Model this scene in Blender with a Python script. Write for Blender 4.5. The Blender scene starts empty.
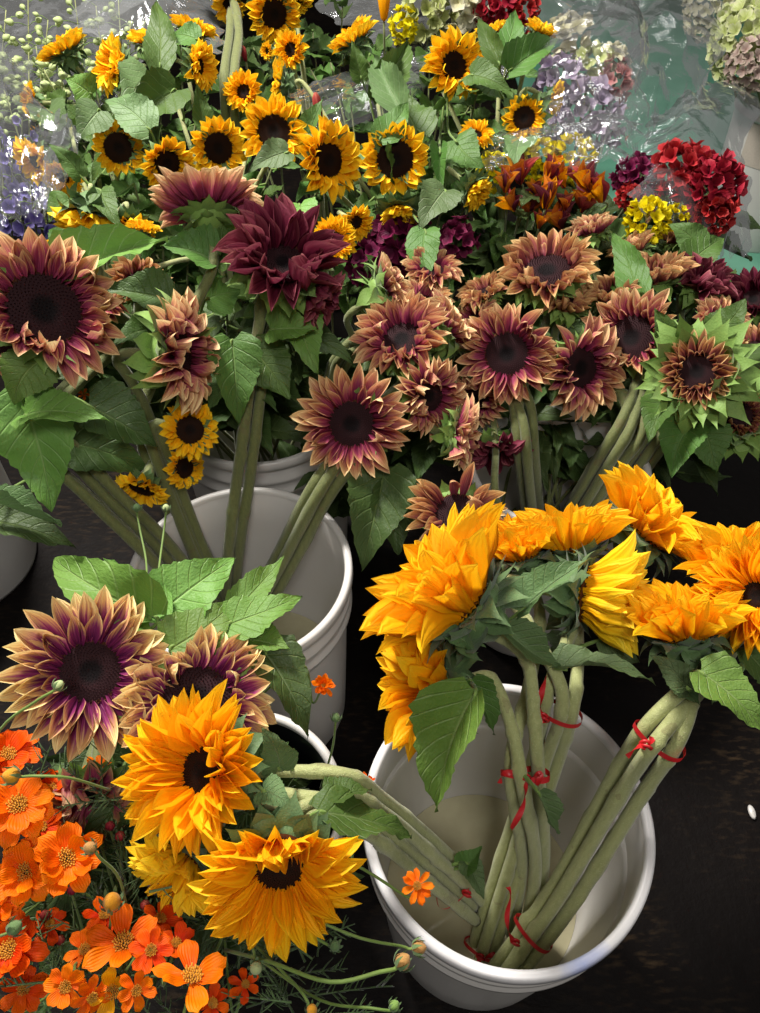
import bpy, bmesh, math, random
from mathutils import Vector, Matrix, noise
PI = math.pi
S = bpy.context.scene
C = S.collection

# ------------------------------------------------------------------ camera
PITCH = math.radians(48.5)
CAM = Vector((0, 0, 1.16))
cam_data = bpy.data.cameras.new('camera')
cam_data.sensor_fit = 'VERTICAL'; cam_data.sensor_height = 36.0; cam_data.sensor_width = 27.0
F = 760.0
cam_data.lens = 36.0 * F / 1013.0
cam_data.clip_start = 0.02
cam = bpy.data.objects.new('camera', cam_data); C.objects.link(cam)
cam.location = CAM; cam.rotation_euler = (PI/2 - PITCH, 0, 0)
S.camera = cam

# ------------------------------------------------------------------ world, lamps, exposure
world = bpy.data.worlds.new('world'); S.world = world; world.use_nodes = True
world.node_tree.nodes['Background'].inputs[0].default_value = (1.0, 0.97, 0.93, 1)
world.node_tree.nodes['Background'].inputs[1].default_value = 0.155
def lamp(name, loc, target, size, energy, col):
    l = bpy.data.lights.new(name, 'AREA'); l.shape = 'RECTANGLE'; l.size = size[0]; l.size_y = size[1]
    l.energy = energy; l.color = col
    o = bpy.data.objects.new(name, l); C.objects.link(o); o.location = loc
    o.rotation_euler = (Vector(target) - Vector(loc)).to_track_quat('-Z', 'Y').to_euler()
    return o
lamp('ceiling_lamp', (-0.80, 1.60, 2.30), (0.0, 0.5, 0.4), (0.42, 0.42), 112, (1.0, 0.96, 0.90))
lamp('ceiling_lamp_far', (0.7, 2.3, 2.8), (0.2, 1.3, 0.4), (1.2, 0.25), 16, (1.0, 0.97, 0.93))
lamp('front_fill', (0.15, -0.6, 2.4), (0.0, 0.35, 0.4), (0.5, 0.4), 19, (1.0, 0.97, 0.93))  # added fill light for the camera-facing petals, not a lamp of the place
S.view_settings.view_transform = 'Standard'; S.view_settings.look = 'None'
S.view_settings.exposure = 0.0; S.view_settings.gamma = 1.0
S.view_settings.use_curve_mapping = False

# ------------------------------------------------------------------ frames: a photo direction and a distance give a real place
SP, CP = math.sin(PITCH), math.cos(PITCH)
RT, UP, FW = Vector((1, 0, 0)), Vector((0, SP, CP)), Vector((0, CP, -SP))
def ray(px, py): return RT*((px-380)/F) + UP*(-(py-506.5)/F) + FW
def W(px, py, d): return CAM + ray(px, py)*d
def Wz(px, py, z):
    r = ray(px, py); return CAM + r*((z-CAM.z)/r.z)
def ND(px, py, n):
    t = -ray(px, py).normalized(); r = UP.cross(t).normalized(); u = t.cross(r)
    return (r*n[0] + u*n[1] + t*n[2]).normalized()

# ------------------------------------------------------------------ materials
def lin(h):
    h = h.lstrip('#'); v = [int(h[i:i+2], 16)/255 for i in (0, 2, 4)]
    return tuple((x/12.92 if x <= .04045 else ((x+.055)/1.055)**2.4) for x in v) + (1,)
class NT:
    def __init__(s, name):
        s.m = bpy.data.materials.new(name); s.m.use_nodes = True
        s.t = s.m.node_tree; s.n = s.t.nodes; s.n.clear()
        s.out = s.n.new('ShaderNodeOutputMaterial')
    def add(s, typ, **kw):
        nd = s.n.new('ShaderNode'+typ)
        for k, v in kw.items(): setattr(nd, k, v)
        return nd
    def put(s, sock, v):
        if isinstance(v, bpy.types.NodeSocket): s.t.links.new(v, sock)
        else: sock.default_value = v
    def math(s, op, a, b=0.0, clamp=False):
        nd = s.add('Math', operation=op); nd.use_clamp = clamp
        s.put(nd.inputs[0], a); s.put(nd.inputs[1], b); return nd.outputs[0]
    def mix(s, f, a, b, blend='MIX'):
        nd = s.add('Mix', data_type='RGBA', blend_type=blend)
        s.put(nd.inputs[0], f); s.put(nd.inputs[6], a); s.put(nd.inputs[7], b); return nd.outputs[2]
    def noise(s, scale, detail=2, vec=None, rough=.5):
        nd = s.add('TexNoise'); nd.inputs['Scale'].default_value = scale
        nd.inputs['Detail'].default_value = detail; nd.inputs['Roughness'].default_value = rough
        if vec is not None: s.put(nd.inputs['Vector'], vec)
        return nd.outputs[0]
    def ramp(s, f, stops):
        nd = s.add('ValToRGB'); s.put(nd.inputs[0], f); e = nd.color_ramp.elements
        while len(e) < len(stops): e.new(.5)
        for i, (p, c) in enumerate(stops): e[i].position = p; e[i].color = c
        return nd.outputs[0]
    def bsdf(s, col, rough=.5, bump=None, bstr=.3, bdist=.002, spec=.5, transl=0.0, tcol=None, sheen=0, **kw):
        p = s.add('BsdfPrincipled'); s.put(p.inputs['Base Color'], col); s.put(p.inputs['Roughness'], rough)
        p.inputs['Specular IOR Level'].default_value = spec
        if sheen: p.inputs['Sheen Weight'].default_value = sheen
        for k, v in kw.items(): s.put(p.inputs[k], v)
        nrm = None
        if bump is not None:
            b = s.add('Bump'); b.inputs['Strength'].default_value = bstr; b.inputs['Distance'].default_value = bdist
            s.put(b.inputs['Height'], bump); nrm = b.outputs[0]; s.put(p.inputs['Normal'], nrm)
        o = p.outputs[0]
        if transl:
            tr = s.add('BsdfTranslucent'); s.put(tr.inputs[0], tcol if tcol is not None else col)
            if nrm is not None: s.put(tr.inputs['Normal'], nrm)
            mx = s.add('MixShader'); mx.inputs[0].default_value = transl
            s.t.links.new(o, mx.inputs[1]); s.t.links.new(tr.outputs[0], mx.inputs[2]); o = mx.outputs[0]
        s.t.links.new(o, s.out.inputs[0]); return s.m

def petal_mat(name, base, mid, edge, tip, transl=.25, te=.75, rough=.5, e0=.25, hsv=.06, sat=1.0):
    """pigment runs from the base colour to an edge/tip colour along the petal's own UVs"""
    t = NT(name); uv = t.add('UVMap'); sx = t.add('SeparateXYZ'); t.put(sx.inputs[0], uv.outputs[0])
    u, v = sx.outputs[0], sx.outputs[1]
    e = t.math('MULTIPLY', t.math('ABSOLUTE', t.math('SUBTRACT', v, .5)), 2.0)
    oi = t.add('ObjectInfo'); rnd = oi.outputs['Random']
    cv = t.add('CombineXYZ'); t.put(cv.inputs[0], t.math('MULTIPLY', u, 1.5)); t.put(cv.inputs[1], t.math('MULTIPLY', v, 15.0)); t.put(cv.inputs[2], t.math('MULTIPLY', rnd, 31.0))
    st = t.noise(1.0, 2, cv.outputs[0])
    k = t.math('ADD', t.math('MULTIPLY', u, te), t.math('MULTIPLY', t.math('POWER', e, 3.0), e0))
    k = t.math('ADD', k, t.math('MULTIPLY', t.math('SUBTRACT', st, .5), .65))
    k = t.math('ADD', k, t.math('MULTIPLY', t.math('SUBTRACT', rnd, .5), .16))
    col = t.ramp(k, [(0.08, base), (0.42, mid), (0.70, edge), (0.95, tip)])
    hs = t.add('HueSaturation'); t.put(hs.inputs['Color'], col)
    t.put(hs.inputs['Value'], t.math('ADD', 1-hsv, t.math('MULTIPLY', rnd, 2*hsv))); hs.inputs['Saturation'].default_value = sat
    t.put(hs.inputs['Hue'], t.math('ADD', .495, t.math('MULTIPLY', rnd, .01)))
    wv = t.math('SINE', t.math('MULTIPLY', v, 44.0))
    h = t.math('ADD', t.math('MULTIPLY', wv, .35), st)
    return t.bsdf(hs.outputs[0], rough, h, .45, .0012, .16, transl, hs.outputs[0])
M = {}
M['plum'] = petal_mat('plum_petal', lin('#742244'), lin('#a94a66'), lin('#d09872'), lin('#f4d8a2'), e0=.26, te=.88)
M['gold_tip'] = petal_mat('gold_tipped_petal', lin('#581442'), lin('#94386a'), lin('#e0b478'), lin('#fbe8a8'), e0=.30, te=.86)
M['brown'] = petal_mat('rusty_petal', lin('#702a40'), lin('#a45e56'), lin('#cf9e6c'), lin('#ecce94'), e0=.26, te=.84)
M['burgundy'] = petal_mat('burgundy_petal', lin('#430d20'), lin('#661e32'), lin('#86404e'), lin('#a86a6a'), e0=.30, te=.70)
M['gold'] = petal_mat('golden_petal', lin('#ffac0a'), lin('#ffbe12'), lin('#ffca1e'), lin('#ffd632'), transl=.38, e0=.15, te=.75, hsv=.05)
M['lemon'] = petal_mat('lemon_yellow_petal', lin('#ffb80c'), lin('#ffcc18'), lin('#ffd82a'), lin('#ffe044'), transl=.30, e0=.15)
M['yellow'] = petal_mat('yellow_petal', lin('#fbb40a'), lin('#ffc81a'), lin('#ffd42a'), lin('#ffdc40'), transl=.25, e0=.2)
M['orange'] = petal_mat('orange_petal', lin('#ec5c00'), lin('#f57004'), lin('#fa7a06'), lin('#fc860a'), transl=.30, e0=.15)
M['redorange'] = petal_mat('red_orange_petal', lin('#d83a02'), lin('#e84e04'), lin('#ee5a06'), lin('#f46a10'), transl=.30, e0=.15)
M['amber'] = petal_mat('amber_petal', lin('#e89200'), lin('#f2a008'), lin('#f0a818'), lin('#e8a82c'), transl=.30, e0=.15)
M['crimson'] = petal_mat('crimson_petal', lin('#7c1020'), lin('#9c1e2c'), lin('#b23038'), lin('#c24a4e'), transl=.15)
M['magenta'] = petal_mat('magenta_petal', lin('#420a28'), lin('#601338'), lin('#782048'), lin('#8c3a5c'), transl=.15)
M['mum'] = petal_mat('chrysanthemum_petal', lin('#c9b400'), lin('#e0cc08'), lin('#e8d81c'), lin('#ece040'), transl=.2)
M['lilac'] = petal_mat('lilac_petal', lin('#8c7a98'), lin('#a494ac'), lin('#b8a8bc'), lin('#ccc0cc'), transl=.2)
M['violet'] = petal_mat('violet_blue_petal', lin('#5b4c98'), lin('#7a6cb6'), lin('#948ac4'), lin('#a9a2cf'), transl=.2)
M['cream'] = petal_mat('cream_petal', lin('#c9c49a'), lin('#d3cfae'), lin('#d8d3ba'), lin('#dcd6c6'), transl=.2)
M['palegreen'] = petal_mat('pale_green_petal', lin('#a3ad63'), lin('#b8c07c'), lin('#c6cc98'), lin('#cfc9ae'), transl=.2)
M['mauve'] = petal_mat('mauve_petal', lin('#9a8076'), lin('#b09a92'), lin('#c0aea0'), lin('#cfc0a8'), transl=.2)
M['pink'] = petal_mat('dusty_pink_petal', lin('#a86868'), lin('#bf8080'), lin('#c99890'), lin('#d0aea0'), transl=.2)
M['alstro'] = petal_mat('orange_maroon_petal', lin('#9a3a22'), lin('#cc6a20'), lin('#e09430'), lin('#e4ac48'), transl=.2, te=.6)
M['redbud'] = petal_mat('dark_red_bud_skin', lin('#5c1424'), lin('#8c2433'), lin('#a84442'), lin('#b8705a'), transl=.1)

def leaf_mat(name, dark, light, vein, rough=.5, transl=.16):
    t = NT(name); uv = t.add('UVMap'); sx = t.add('SeparateXYZ'); t.put(sx.inputs[0], uv.outputs[0])
    u, v = sx.outputs[0], sx.outputs[1]
    a = t.math('ABSOLUTE', t.math('SUBTRACT', v, .5))
    oi = t.add('ObjectInfo'); rnd = oi.outputs['Random']
    tc = t.add('TexCoord')
    side = t.math('ABSOLUTE', t.math('SUBTRACT', t.math('FRACT', t.math('MULTIPLY', t.math('SUBTRACT', u, t.math('MULTIPLY', a, .55)), 7.0)), .5))
    sv = t.math('SUBTRACT', 1.0, t.math('MULTIPLY', side, 11.0), True)
    mv = t.math('SUBTRACT', 1.0, t.math('MULTIPLY', a, 34.0), True)
    vm = t.math('MAXIMUM', t.math('MULTIPLY', sv, .55), mv)
    n1 = t.noise(3.5, 4, tc.outputs['Object'])
    n2 = t.noise(28, 3, tc.outputs['Object'])
    base = t.mix(t.math('ADD', t.math('MULTIPLY', n1, .7), t.math('MULTIPLY', rnd, .4)), dark, light)
    col = t.mix(t.math('MULTIPLY', vm, .5), base, vein)
    hs = t.add('HueSaturation'); t.put(hs.inputs['Color'], col)
    t.put(hs.inputs['Value'], t.math('ADD', .85, t.math('MULTIPLY', rnd, .3)))
    t.put(hs.inputs['Hue'], t.math('ADD', .485, t.math('MULTIPLY', rnd, .03)))
    h = t.math('ADD', t.math('MULTIPLY', vm, -.8), t.math('MULTIPLY', n2, .6))
    return t.bsdf(hs.outputs[0], rough, h, .75, .0022, .35, transl, hs.outputs[0])
M['leaf'] = leaf_mat('mid_green_leaf', lin('#38521f'), lin('#587a36'), lin('#869c62'))
M['leaf_bright'] = leaf_mat('fresh_green_leaf', lin('#4e7428'), lin('#769a48'), lin('#a4bc7a'))
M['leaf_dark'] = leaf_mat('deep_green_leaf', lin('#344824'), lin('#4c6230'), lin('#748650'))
M['leaf_grey'] = leaf_mat('grey_green_leaf', lin('#485e38'), lin('#688250'), lin('#98a880'))

def green_mat(name, a, b, scale=60, rough=.55, bstr=.4):
    t = NT(name); tc = t.add('TexCoord'); n = t.noise(scale, 3, tc.outputs['Object'])
    oi = t.add('ObjectInfo')
    col = t.mix(t.math('ADD', t.math('MULTIPLY', n, .8), t.math('MULTIPLY', oi.outputs['Random'], .3)), a, b)
    return t.bsdf(col, rough, n, bstr, .0015, .3, sheen=.15)
def stem_mat(name, a, b, spot):
    t = NT(name); tc = t.add('TexCoord')
    mp = t.add('Mapping'); t.put(mp.inputs[0], tc.outputs['Object']); mp.inputs['Scale'].default_value = (260, 260, 20)
    n = t.noise(1.0, 3, mp.outputs[0]); n2 = t.noise(900, 1, tc.outputs['Object']); n3 = t.noise(30, 3, tc.outputs['Object'])
    col = t.mix(n, a, b)
    col = t.mix(t.math('MULTIPLY', t.math('GREATER_THAN', n2, .66), .5), col, spot)
    col = t.mix(t.math('MULTIPLY', t.math('GREATER_THAN', n3, .66), .35), col, lin('#6a5a3c'))
    return t.bsdf(col, .6, t.math('ADD', n, n2), .5, .0015, .3, sheen=.25)
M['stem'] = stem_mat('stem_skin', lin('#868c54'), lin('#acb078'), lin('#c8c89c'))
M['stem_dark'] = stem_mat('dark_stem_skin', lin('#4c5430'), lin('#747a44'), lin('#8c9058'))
M['stem_thin'] = green_mat('thin_stem_skin', lin('#4f6a2c'), lin('#7b9448'))
M['calyx'] = green_mat('grey_green_bract', lin('#3c5430'), lin('#5f7a4a'), 40)
M['calyx_b'] = green_mat('fresh_green_bract', lin('#5a7c34'), lin('#87a552'), 40)
M['calyx_s'] = green_mat('mid_green_bract', lin('#46603a'), lin('#6d8a52'), 40)
M['fern'] = green_mat('fern_green', lin('#24361a'), lin('#3f5628'), 40)

def disk_mat(name, inner, ring, outer):
    t = NT(name); uv = t.add('UVMap'); sx = t.add('SeparateXYZ'); t.put(sx.inputs[0], uv.outputs[0])
    tc = t.add('TexCoord'); n = t.noise(14, 3, tc.outputs['Object'])
    k = t.math('ADD', sx.outputs[0], t.math('MULTIPLY', t.math('SUBTRACT', n, .5), .2))
    col = t.ramp(k, [(.25, inner), (.45, ring), (.86, ring), (.97, outer)])
    return t.bsdf(col, .75, n, .3, .001, .12)
M['disk'] = disk_mat('dark_disk', lin('#100a0c'), lin('#2c181b'), lin('#6a4226'))
M['disk_y'] = disk_mat('brown_disk', lin('#140b08'), lin('#241208'), lin('#4a2408'))
M['eye'] = green_mat('cosmos_eye', lin('#b06a08'), lin('#dc9c18'), 200)
M['budtip'] = green_mat('bud_tip', lin('#a06a30'), lin('#c09858'), 200)
M['bell'] = green_mat('pale_bell_green', lin('#98a868'), lin('#bcc890'), 60)

t = NT('red_tie_plastic'); M['red'] = t.bsdf(t.mix(t.noise(300, 2), lin('#a8141c'), lin('#dc2c30')), .4, None, transl=.15)
def plastic(name, col, col2, rough=.32, scratch=True, transl=0):
    t = NT(name); tc = t.add('TexCoord'); mp = t.add('Mapping'); t.put(mp.inputs[0], tc.outputs['Object']); mp.inputs['Scale'].default_value = (1, 1, .12)
    n = t.noise(45, 4, mp.outputs[0]); n2 = t.noise(9, 3, tc.outputs['Object'])
    c = t.mix(t.math('MULTIPLY', n2, .8), col, col2)
    r = t.math('ADD', rough-.1, t.math('MULTIPLY', n, .25))
    return t, c, r, n
t, c, r, n = plastic('white_bucket_plastic', lin('#cfccc8'), lin('#bdb9b3'), .30)
tc = t.add('TexCoord'); 
g = t.add('SeparateXYZ'); t.put(g.inputs[0], tc.outputs['Object'])
M['bucket'] = t.bsdf(c, r, n, .12, .001, .5, **{'Subsurface Weight': .12, 'Subsurface Radius': (.02, .02, .02)})
# rim with the smeared pale blue stains of the nearest bucket
t, c, r, n = plastic('stained_rim_plastic', lin('#e0dede'), lin('#d2d0d0'), .30)
tc = t.add('TexCoord'); g = t.add('SeparateXYZ'); t.put(g.inputs[0], tc.outputs['Object'])
ns = t.noise(38, 3, tc.outputs['Object'])
dx = t.math('SUBTRACT', g.outputs[0], .055); dy = t.math('ADD', g.outputs[1], .135)
dd = t.math('SQRT', t.math('ADD', t.math('MULTIPLY', dx, dx), t.math('MULTIPLY', dy, dy)))
k = t.math('SUBTRACT', t.math('MULTIPLY', t.math('SUBTRACT', .06, dd), 22.0), t.math('MULTIPLY', ns, 1.1), True)
M['rim_blue'] = t.bsdf(t.mix(t.math('MULTIPLY', k, .8), c, lin('#7f97dc')), r, n, .1, .001)
t = NT('black_bucket_plastic'); M['black'] = t.bsdf(lin('#17181a'), .35, t.noise(40, 3), .1, .001)
t = NT('murky_water'); M['water'] = t.bsdf(t.mix(t.noise(12, 4), lin('#a39c7e'), lin('#b6b090')), .03, t.noise(14, 2), .05, .002, .5)
t = NT('paper_tape'); M['tape'] = t.bsdf(t.mix(t.noise(30, 3), lin('#a89c90'), lin('#c2b6aa')), .8, t.noise(60, 3), .2)

# wet dark concrete
t = NT('dark_wet_concrete'); tc = t.add('TexCoord')
n1 = t.noise(3.2, 6, tc.outputs['Object'], .65); n2 = t.noise(38, 5, tc.outputs['Object'], .7)
mp = t.add('Mapping'); t.put(mp.inputs[0], tc.outputs['Object']); mp.inputs['Rotation'].default_value = (0, 0, .5); mp.inputs['Scale'].default_value = (40, 130, 1)
n3 = t.noise(1.0, 3, mp.outputs[0])
col = t.mix(n1, lin('#070505'), lin('#120d0b'))
sc = t.math('MULTIPLY', t.math('SUBTRACT', n1, .45, True), t.math('MULTIPLY', t.math('SUBTRACT', n3, .5, True), 9.0), True)
col = t.mix(sc, col, lin('#54432f'))
col = t.mix(t.math('MULTIPLY', t.math('GREATER_THAN', n2, .68), .35), col, lin('#221b16'))
M['floor'] = t.bsdf(col, t.math('ADD', .42, t.math('MULTIPLY', n1, .4)), t.math('ADD', n2, t.math('MULTIPLY', n3, .4)), .5, .004, .09)
t = NT('teal_floor_paint'); tc = t.add('TexCoord'); n1 = t.noise(4, 5, tc.outputs['Object'], .6)
M['teal'] = t.bsdf(t.mix(n1, lin('#3f8068'), lin('#76ac94')), .35, n1, .2, .004)
t = NT('grey_plaster'); n1 = t.noise(3, 5); M['wall'] = t.bsdf(t.mix(n1, lin('#3c3c3a'), lin('#565550')), .8, n1, .2)
# clear film
t = NT('clear_cellophane'); tr = t.add('BsdfTransparent'); tr.inputs[0].default_value = (.93, .94, .94, 1)
gl = t.add('BsdfGlossy'); gl.inputs['Roughness'].default_value = .07; gl.inputs[0].default_value = (.95, .96, 1, 1)
lw = t.add('LayerWeight'); lw.inputs[0].default_value = .16
df = t.add('BsdfDiffuse'); df.inputs[0].default_value = (.75, .77, .77, 1)
tc = t.add('TexCoord'); nn = t.noise(26, 5, tc.outputs['Object'], .6)
b = t.add('Bump'); b.inputs['Strength'].default_value = .5; b.inputs['Distance'].default_value = .004; t.put(b.inputs['Height'], nn)
t.put(gl.inputs['Normal'], b.outputs[0]); t.put(lw.inputs['Normal'], b.outputs[0])
m1 = t.add('MixShader'); t.put(m1.inputs[0], t.math('ADD', .03, t.math('MULTIPLY', lw.outputs['Fresnel'], .6), True))
t.t.links.new(tr.outputs[0], m1.inputs[1]); t.t.links.new(gl.outputs[0], m1.inputs[2])
m2 = t.add('MixShader'); m2.inputs[0].default_value = .035
t.t.links.new(m1.outputs[0], m2.inputs[1]); t.t.links.new(df.outputs[0], m2.inputs[2]); t.t.links.new(m2.outputs[0], t.out.inputs[0])
M['film'] = t.m
M['film_cloudy'] = t.m.copy(); M['film_cloudy'].name = 'cloudy_cellophane'
for nd in M['film_cloudy'].node_tree.nodes:
    if nd.type == 'MIX_SHADER' and not nd.inputs[0].is_linked: nd.inputs[0].default_value = .09

# ------------------------------------------------------------------ objects and tags
def link_obj(name, mesh, mat=None, parent=None, mtx=None, loc=None):
    o = bpy.data.objects.new(name, mesh); C.objects.link(o)
    if mat is not None and mesh is not None and len(mesh.materials) == 0: mesh.materials.append(mat)
    if parent is not None: o.parent = parent
    if mtx is not None: o.matrix_basis = mtx
    if loc is not None: o.location = loc
    return o
def tag(o, label=None, cat=None, group=None, kind=None):
    if label: o['label'] = label
    if cat: o['category'] = cat
    if group: o['group'] = group
    if kind: o['kind'] = kind
    return o
class MB:
    def __init__(s): s.v = []; s.f = []; s.uv = []
    def grid(s, pts, uvs, nu, nv, wrap=False):
        b = len(s.v); s.v += [tuple(p) for p in pts]; s.uv += uvs
        for i in range(nu-1):
            for j in range(nv if wrap else nv-1):
                k = (j+1) % nv
                s.f.append((b+i*nv+j, b+i*nv+k, b+(i+1)*nv+k, b+(i+1)*nv+j))
    def mesh(s, name, smooth=True):
        m = bpy.data.meshes.new(name); m.from_pydata(s.v, [], s.f)
        u = m.uv_layers.new(name='UVMap')
        for l in m.loops: u.data[l.index].uv = s.uv[l.vertex_index]
        if smooth: m.polygons.foreach_set('use_smooth', [True]*len(m.polygons))
        m.update(); return m
def frame_mtx(o, x, y, z, sx=1, sy=1, sz=1):
    m = Matrix.Identity(4)
    for i in range(3): m[i][0] = x[i]*sx; m[i][1] = y[i]*sy; m[i][2] = z[i]*sz; m[i][3] = o[i]
    return m
def catmull(P, n):
    P = [P[0]*2-P[1]] + list(P) + [P[-1]*2-P[-2]]; out = []
    for i in range(1, len(P)-2):
        a, b, c, d = P[i-1:i+3]
        k = max(2, n)
        for j in range(k):
            t = j/k
            out.append(.5*((2*b)+(c-a)*t+(2*a-5*b+4*c-d)*t*t+(3*b-a-3*c+d)*t**3))
    out.append(P[-2].copy()); return out
def tube(mb, P, rad, sides=8, seed=0, ridge=.05, cap=True, scars=0):
    rng = random.Random(seed)
    T = (P[1]-P[0]).normalized(); N = T.orthogonal().normalized()
    pts = []; uvs = []; n = len(P)
    sc = [(rng.uniform(1, n-2), rng.uniform(0, 2*PI), rng.uniform(.18, .38)) for _ in range(scars)]
    for i, p in enumerate(P):
        t2 = ((P[min(i+1, n-1)]-P[max(i-1, 0)])).normalized()
        N = (N - t2*N.dot(t2)).normalized(); B = t2.cross(N)
        r = rad(i/(n-1)) if callable(rad) else rad
        for j in range(sides):
            a = 2*PI*j/sides; q = r*(1+ridge*(1 if j % 2 else -1))
            for (si, sa, sh) in sc:      # leaf scars: a little shelf on one side
                di = i-si
                if -3 < di <= .6:
                    da = abs((a-sa+PI) % (2*PI)-PI)
                    if da < .9: q += r*sh*(1-da/.9)*(1+di/3)
            pts.append(p + (N*math.cos(a)+B*math.sin(a))*q); uvs.append((i/(n-1), j/sides))
    b0 = len(mb.v); mb.grid(pts, uvs, n, sides, True)
    if cap:
        mb.f.append(tuple(b0+j for j in range(sides))[::-1]); mb.f.append(tuple(b0+(n-1)*sides+j for j in range(sides)))
def lathe(mb, prof, seg=64, c=(0, 0, 0)):
    pts = []; uvs = []
    for i, (r, z) in enumerate(prof):
        for j in range(seg):
            a = 2*PI*j/seg; pts.append((c[0]+r*math.cos(a), c[1]+r*math.sin(a), c[2]+z)); uvs.append((i/(len(prof)-1), j/seg))
    mb.grid(pts, uvs, len(prof), seg, True)
def box(mb, lo, hi):
    b = len(mb.v); x0, y0, z0 = lo; x1, y1, z1 = hi
    mb.v += [(x0,y0,z0),(x1,y0,z0),(x1,y1,z0),(x0,y1,z0),(x0,y0,z1),(x1,y0,z1),(x1,y1,z1),(x0,y1,z1)]
    mb.uv += [(0, 0)]*8
    for f in ((3,2,1,0),(4,5,6,7),(0,1,5,4),(1,2,6,5),(2,3,7,6),(3,0,4,7)): mb.f.append(tuple(b+i for i in f))

# ------------------------------------------------------------------ unit petals, leaves, disks, calyces (shared by the copies)
def petal_pts(rng, nu, nv, curl, fold, wave, shape='lance', notch=0):
    pts = []; uvs = []
    y = z = 0; th = 0; tw = rng.uniform(-.28, .28); bend = rng.uniform(-.10, .10)
    for i in range(nu):
        t = i/(nu-1)
        if i: th = curl*(t**1.4); y += math.cos(th)/(nu-1); z += math.sin(th)/(nu-1)
        if shape == 'lance':
            w = .42+.58*math.sin(PI/2*t/.48) if t < .48 else max(0, 1-((t-.48)/.52)**2.1)**.92
        elif shape == 'blunt':   # cosmos: broad near the end with a toothed tip
            w = .22+.78*(math.sin(PI/2*min(1, t/.68)))**1.2 if t < .68 else max(.0, 1-((t-.68)/.32)**2.6)**.6*.95+.05
        else:
            w = math.sin(PI*min(1, .12+t*.88))**.7
        w *= .5; a = tw*t
        for j in range(nv):
            s = -1+2*j/(nv-1)
            zz = fold*(s*s*.8+.2*abs(s))*w + wave*math.sin(t*9+s*2.2)*w*.5
            xx = s*w; yy = y
            if notch and i == nu-1: yy += notch*(1 if j % 2 else -1)*.5
            pts.append((xx*math.cos(a)-zz*math.sin(a)+bend*t*t, yy - math.sin(th)*zz*.5, z + xx*math.sin(a)+zz*math.cos(a)))
            uvs.append((t, .5+.5*s))
    return pts, uvs
def petal_mesh(seed, curl, fold, wave=.12, shape='lance', nu=9, nv=5, notch=0):
    rng = random.Random(seed); mb = MB(); p, u = petal_pts(rng, nu, nv, curl, fold, wave, shape, notch)
    mb.grid(p, u, nu, nv); return mb
PET = {}
def petal_get(kind, mat, v):
    key = (kind, mat, v)
    if key not in PET:
        if kind == 'sun': mb = petal_mesh(v*7+1, [-.4, -.15, .2, .4, .7, .05, -.25, .3][v], [.45, .6, .4, .6, .5, .8, .4, .6][v], [.06, .12, .1, .15, .08, .15, .1, .1][v])
        elif kind == 'twirl': mb = petal_mesh(v*5+2, [1.6, 2.1, -1.2, 1.2][v % 4], .8, .35)
        else: mb = petal_mesh(v*3+5, [-.35, .15, .4, -.1][v % 4], .12, .18, 'blunt', 9, 7, .05)
        m = mb.mesh('petal'); m.materials.append(M[mat]); PET[key] = m
    return PET[key]
LEAF = {}
def leaf_get(mat, v):
    key = (mat, v)
    if key in LEAF: return LEAF[key]
    rng = random.Random(v*13+3); mb = MB(); nu, nv = 21, 9; pts = []; uvs = []
    curl = [-.9, -.4, .2, -1.4, -.7, -.1, .5, -.3][v]; y = z = 0; fold = [.35, .6, .2, .45, .15, .8, .3, .5][v]
    ph = rng.uniform(0, 6); bend = rng.uniform(-.12, .12)
    for i in range(nu):
        t = i/(nu-1)
        if i: th = curl*t; y += math.cos(th)/(nu-1); z += math.sin(th)/(nu-1)
        w = (math.sin(PI*min(1, (t*.96+.02))**.56))**1.02 if t < .999 else 0
        w = max(0, w)*.5 * (1-.25*t)*1.12
        ser = 1+(.05 if i % 2 else -.03)*(1 if t > .1 else 0)
        if t > .999: w = 0; ser = 1
        for j in range(nv):
            s = -1+2*j/(nv-1); x = s*w*(ser if abs(s) > .9 else 1)
            back = -.10*abs(s)**2*max(0, 1-t*4)   # heart-shaped shoulders
            zz = fold*abs(x)*.8 + .05*math.sin(t*11+ph+s*1.4)*abs(s) + .018*math.sin(t*40+s*5)*abs(s)
            pts.append((x+bend*math.sin(t*PI), y+back*.7, z+zz)); uvs.append((t, .5+.5*s))
    ch = math.hypot(y, z); ca, sa = y/ch, z/ch
    pts = [(p[0], (p[1]*ca+p[2]*sa)/ch, (p[2]*ca-p[1]*sa)/ch) for p in pts]
    mb.grid(pts, uvs, nu, nv); m = mb.mesh('leaf'); m.materials.append(M[mat]); LEAF[key] = m; return m
DISK = {}
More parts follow.
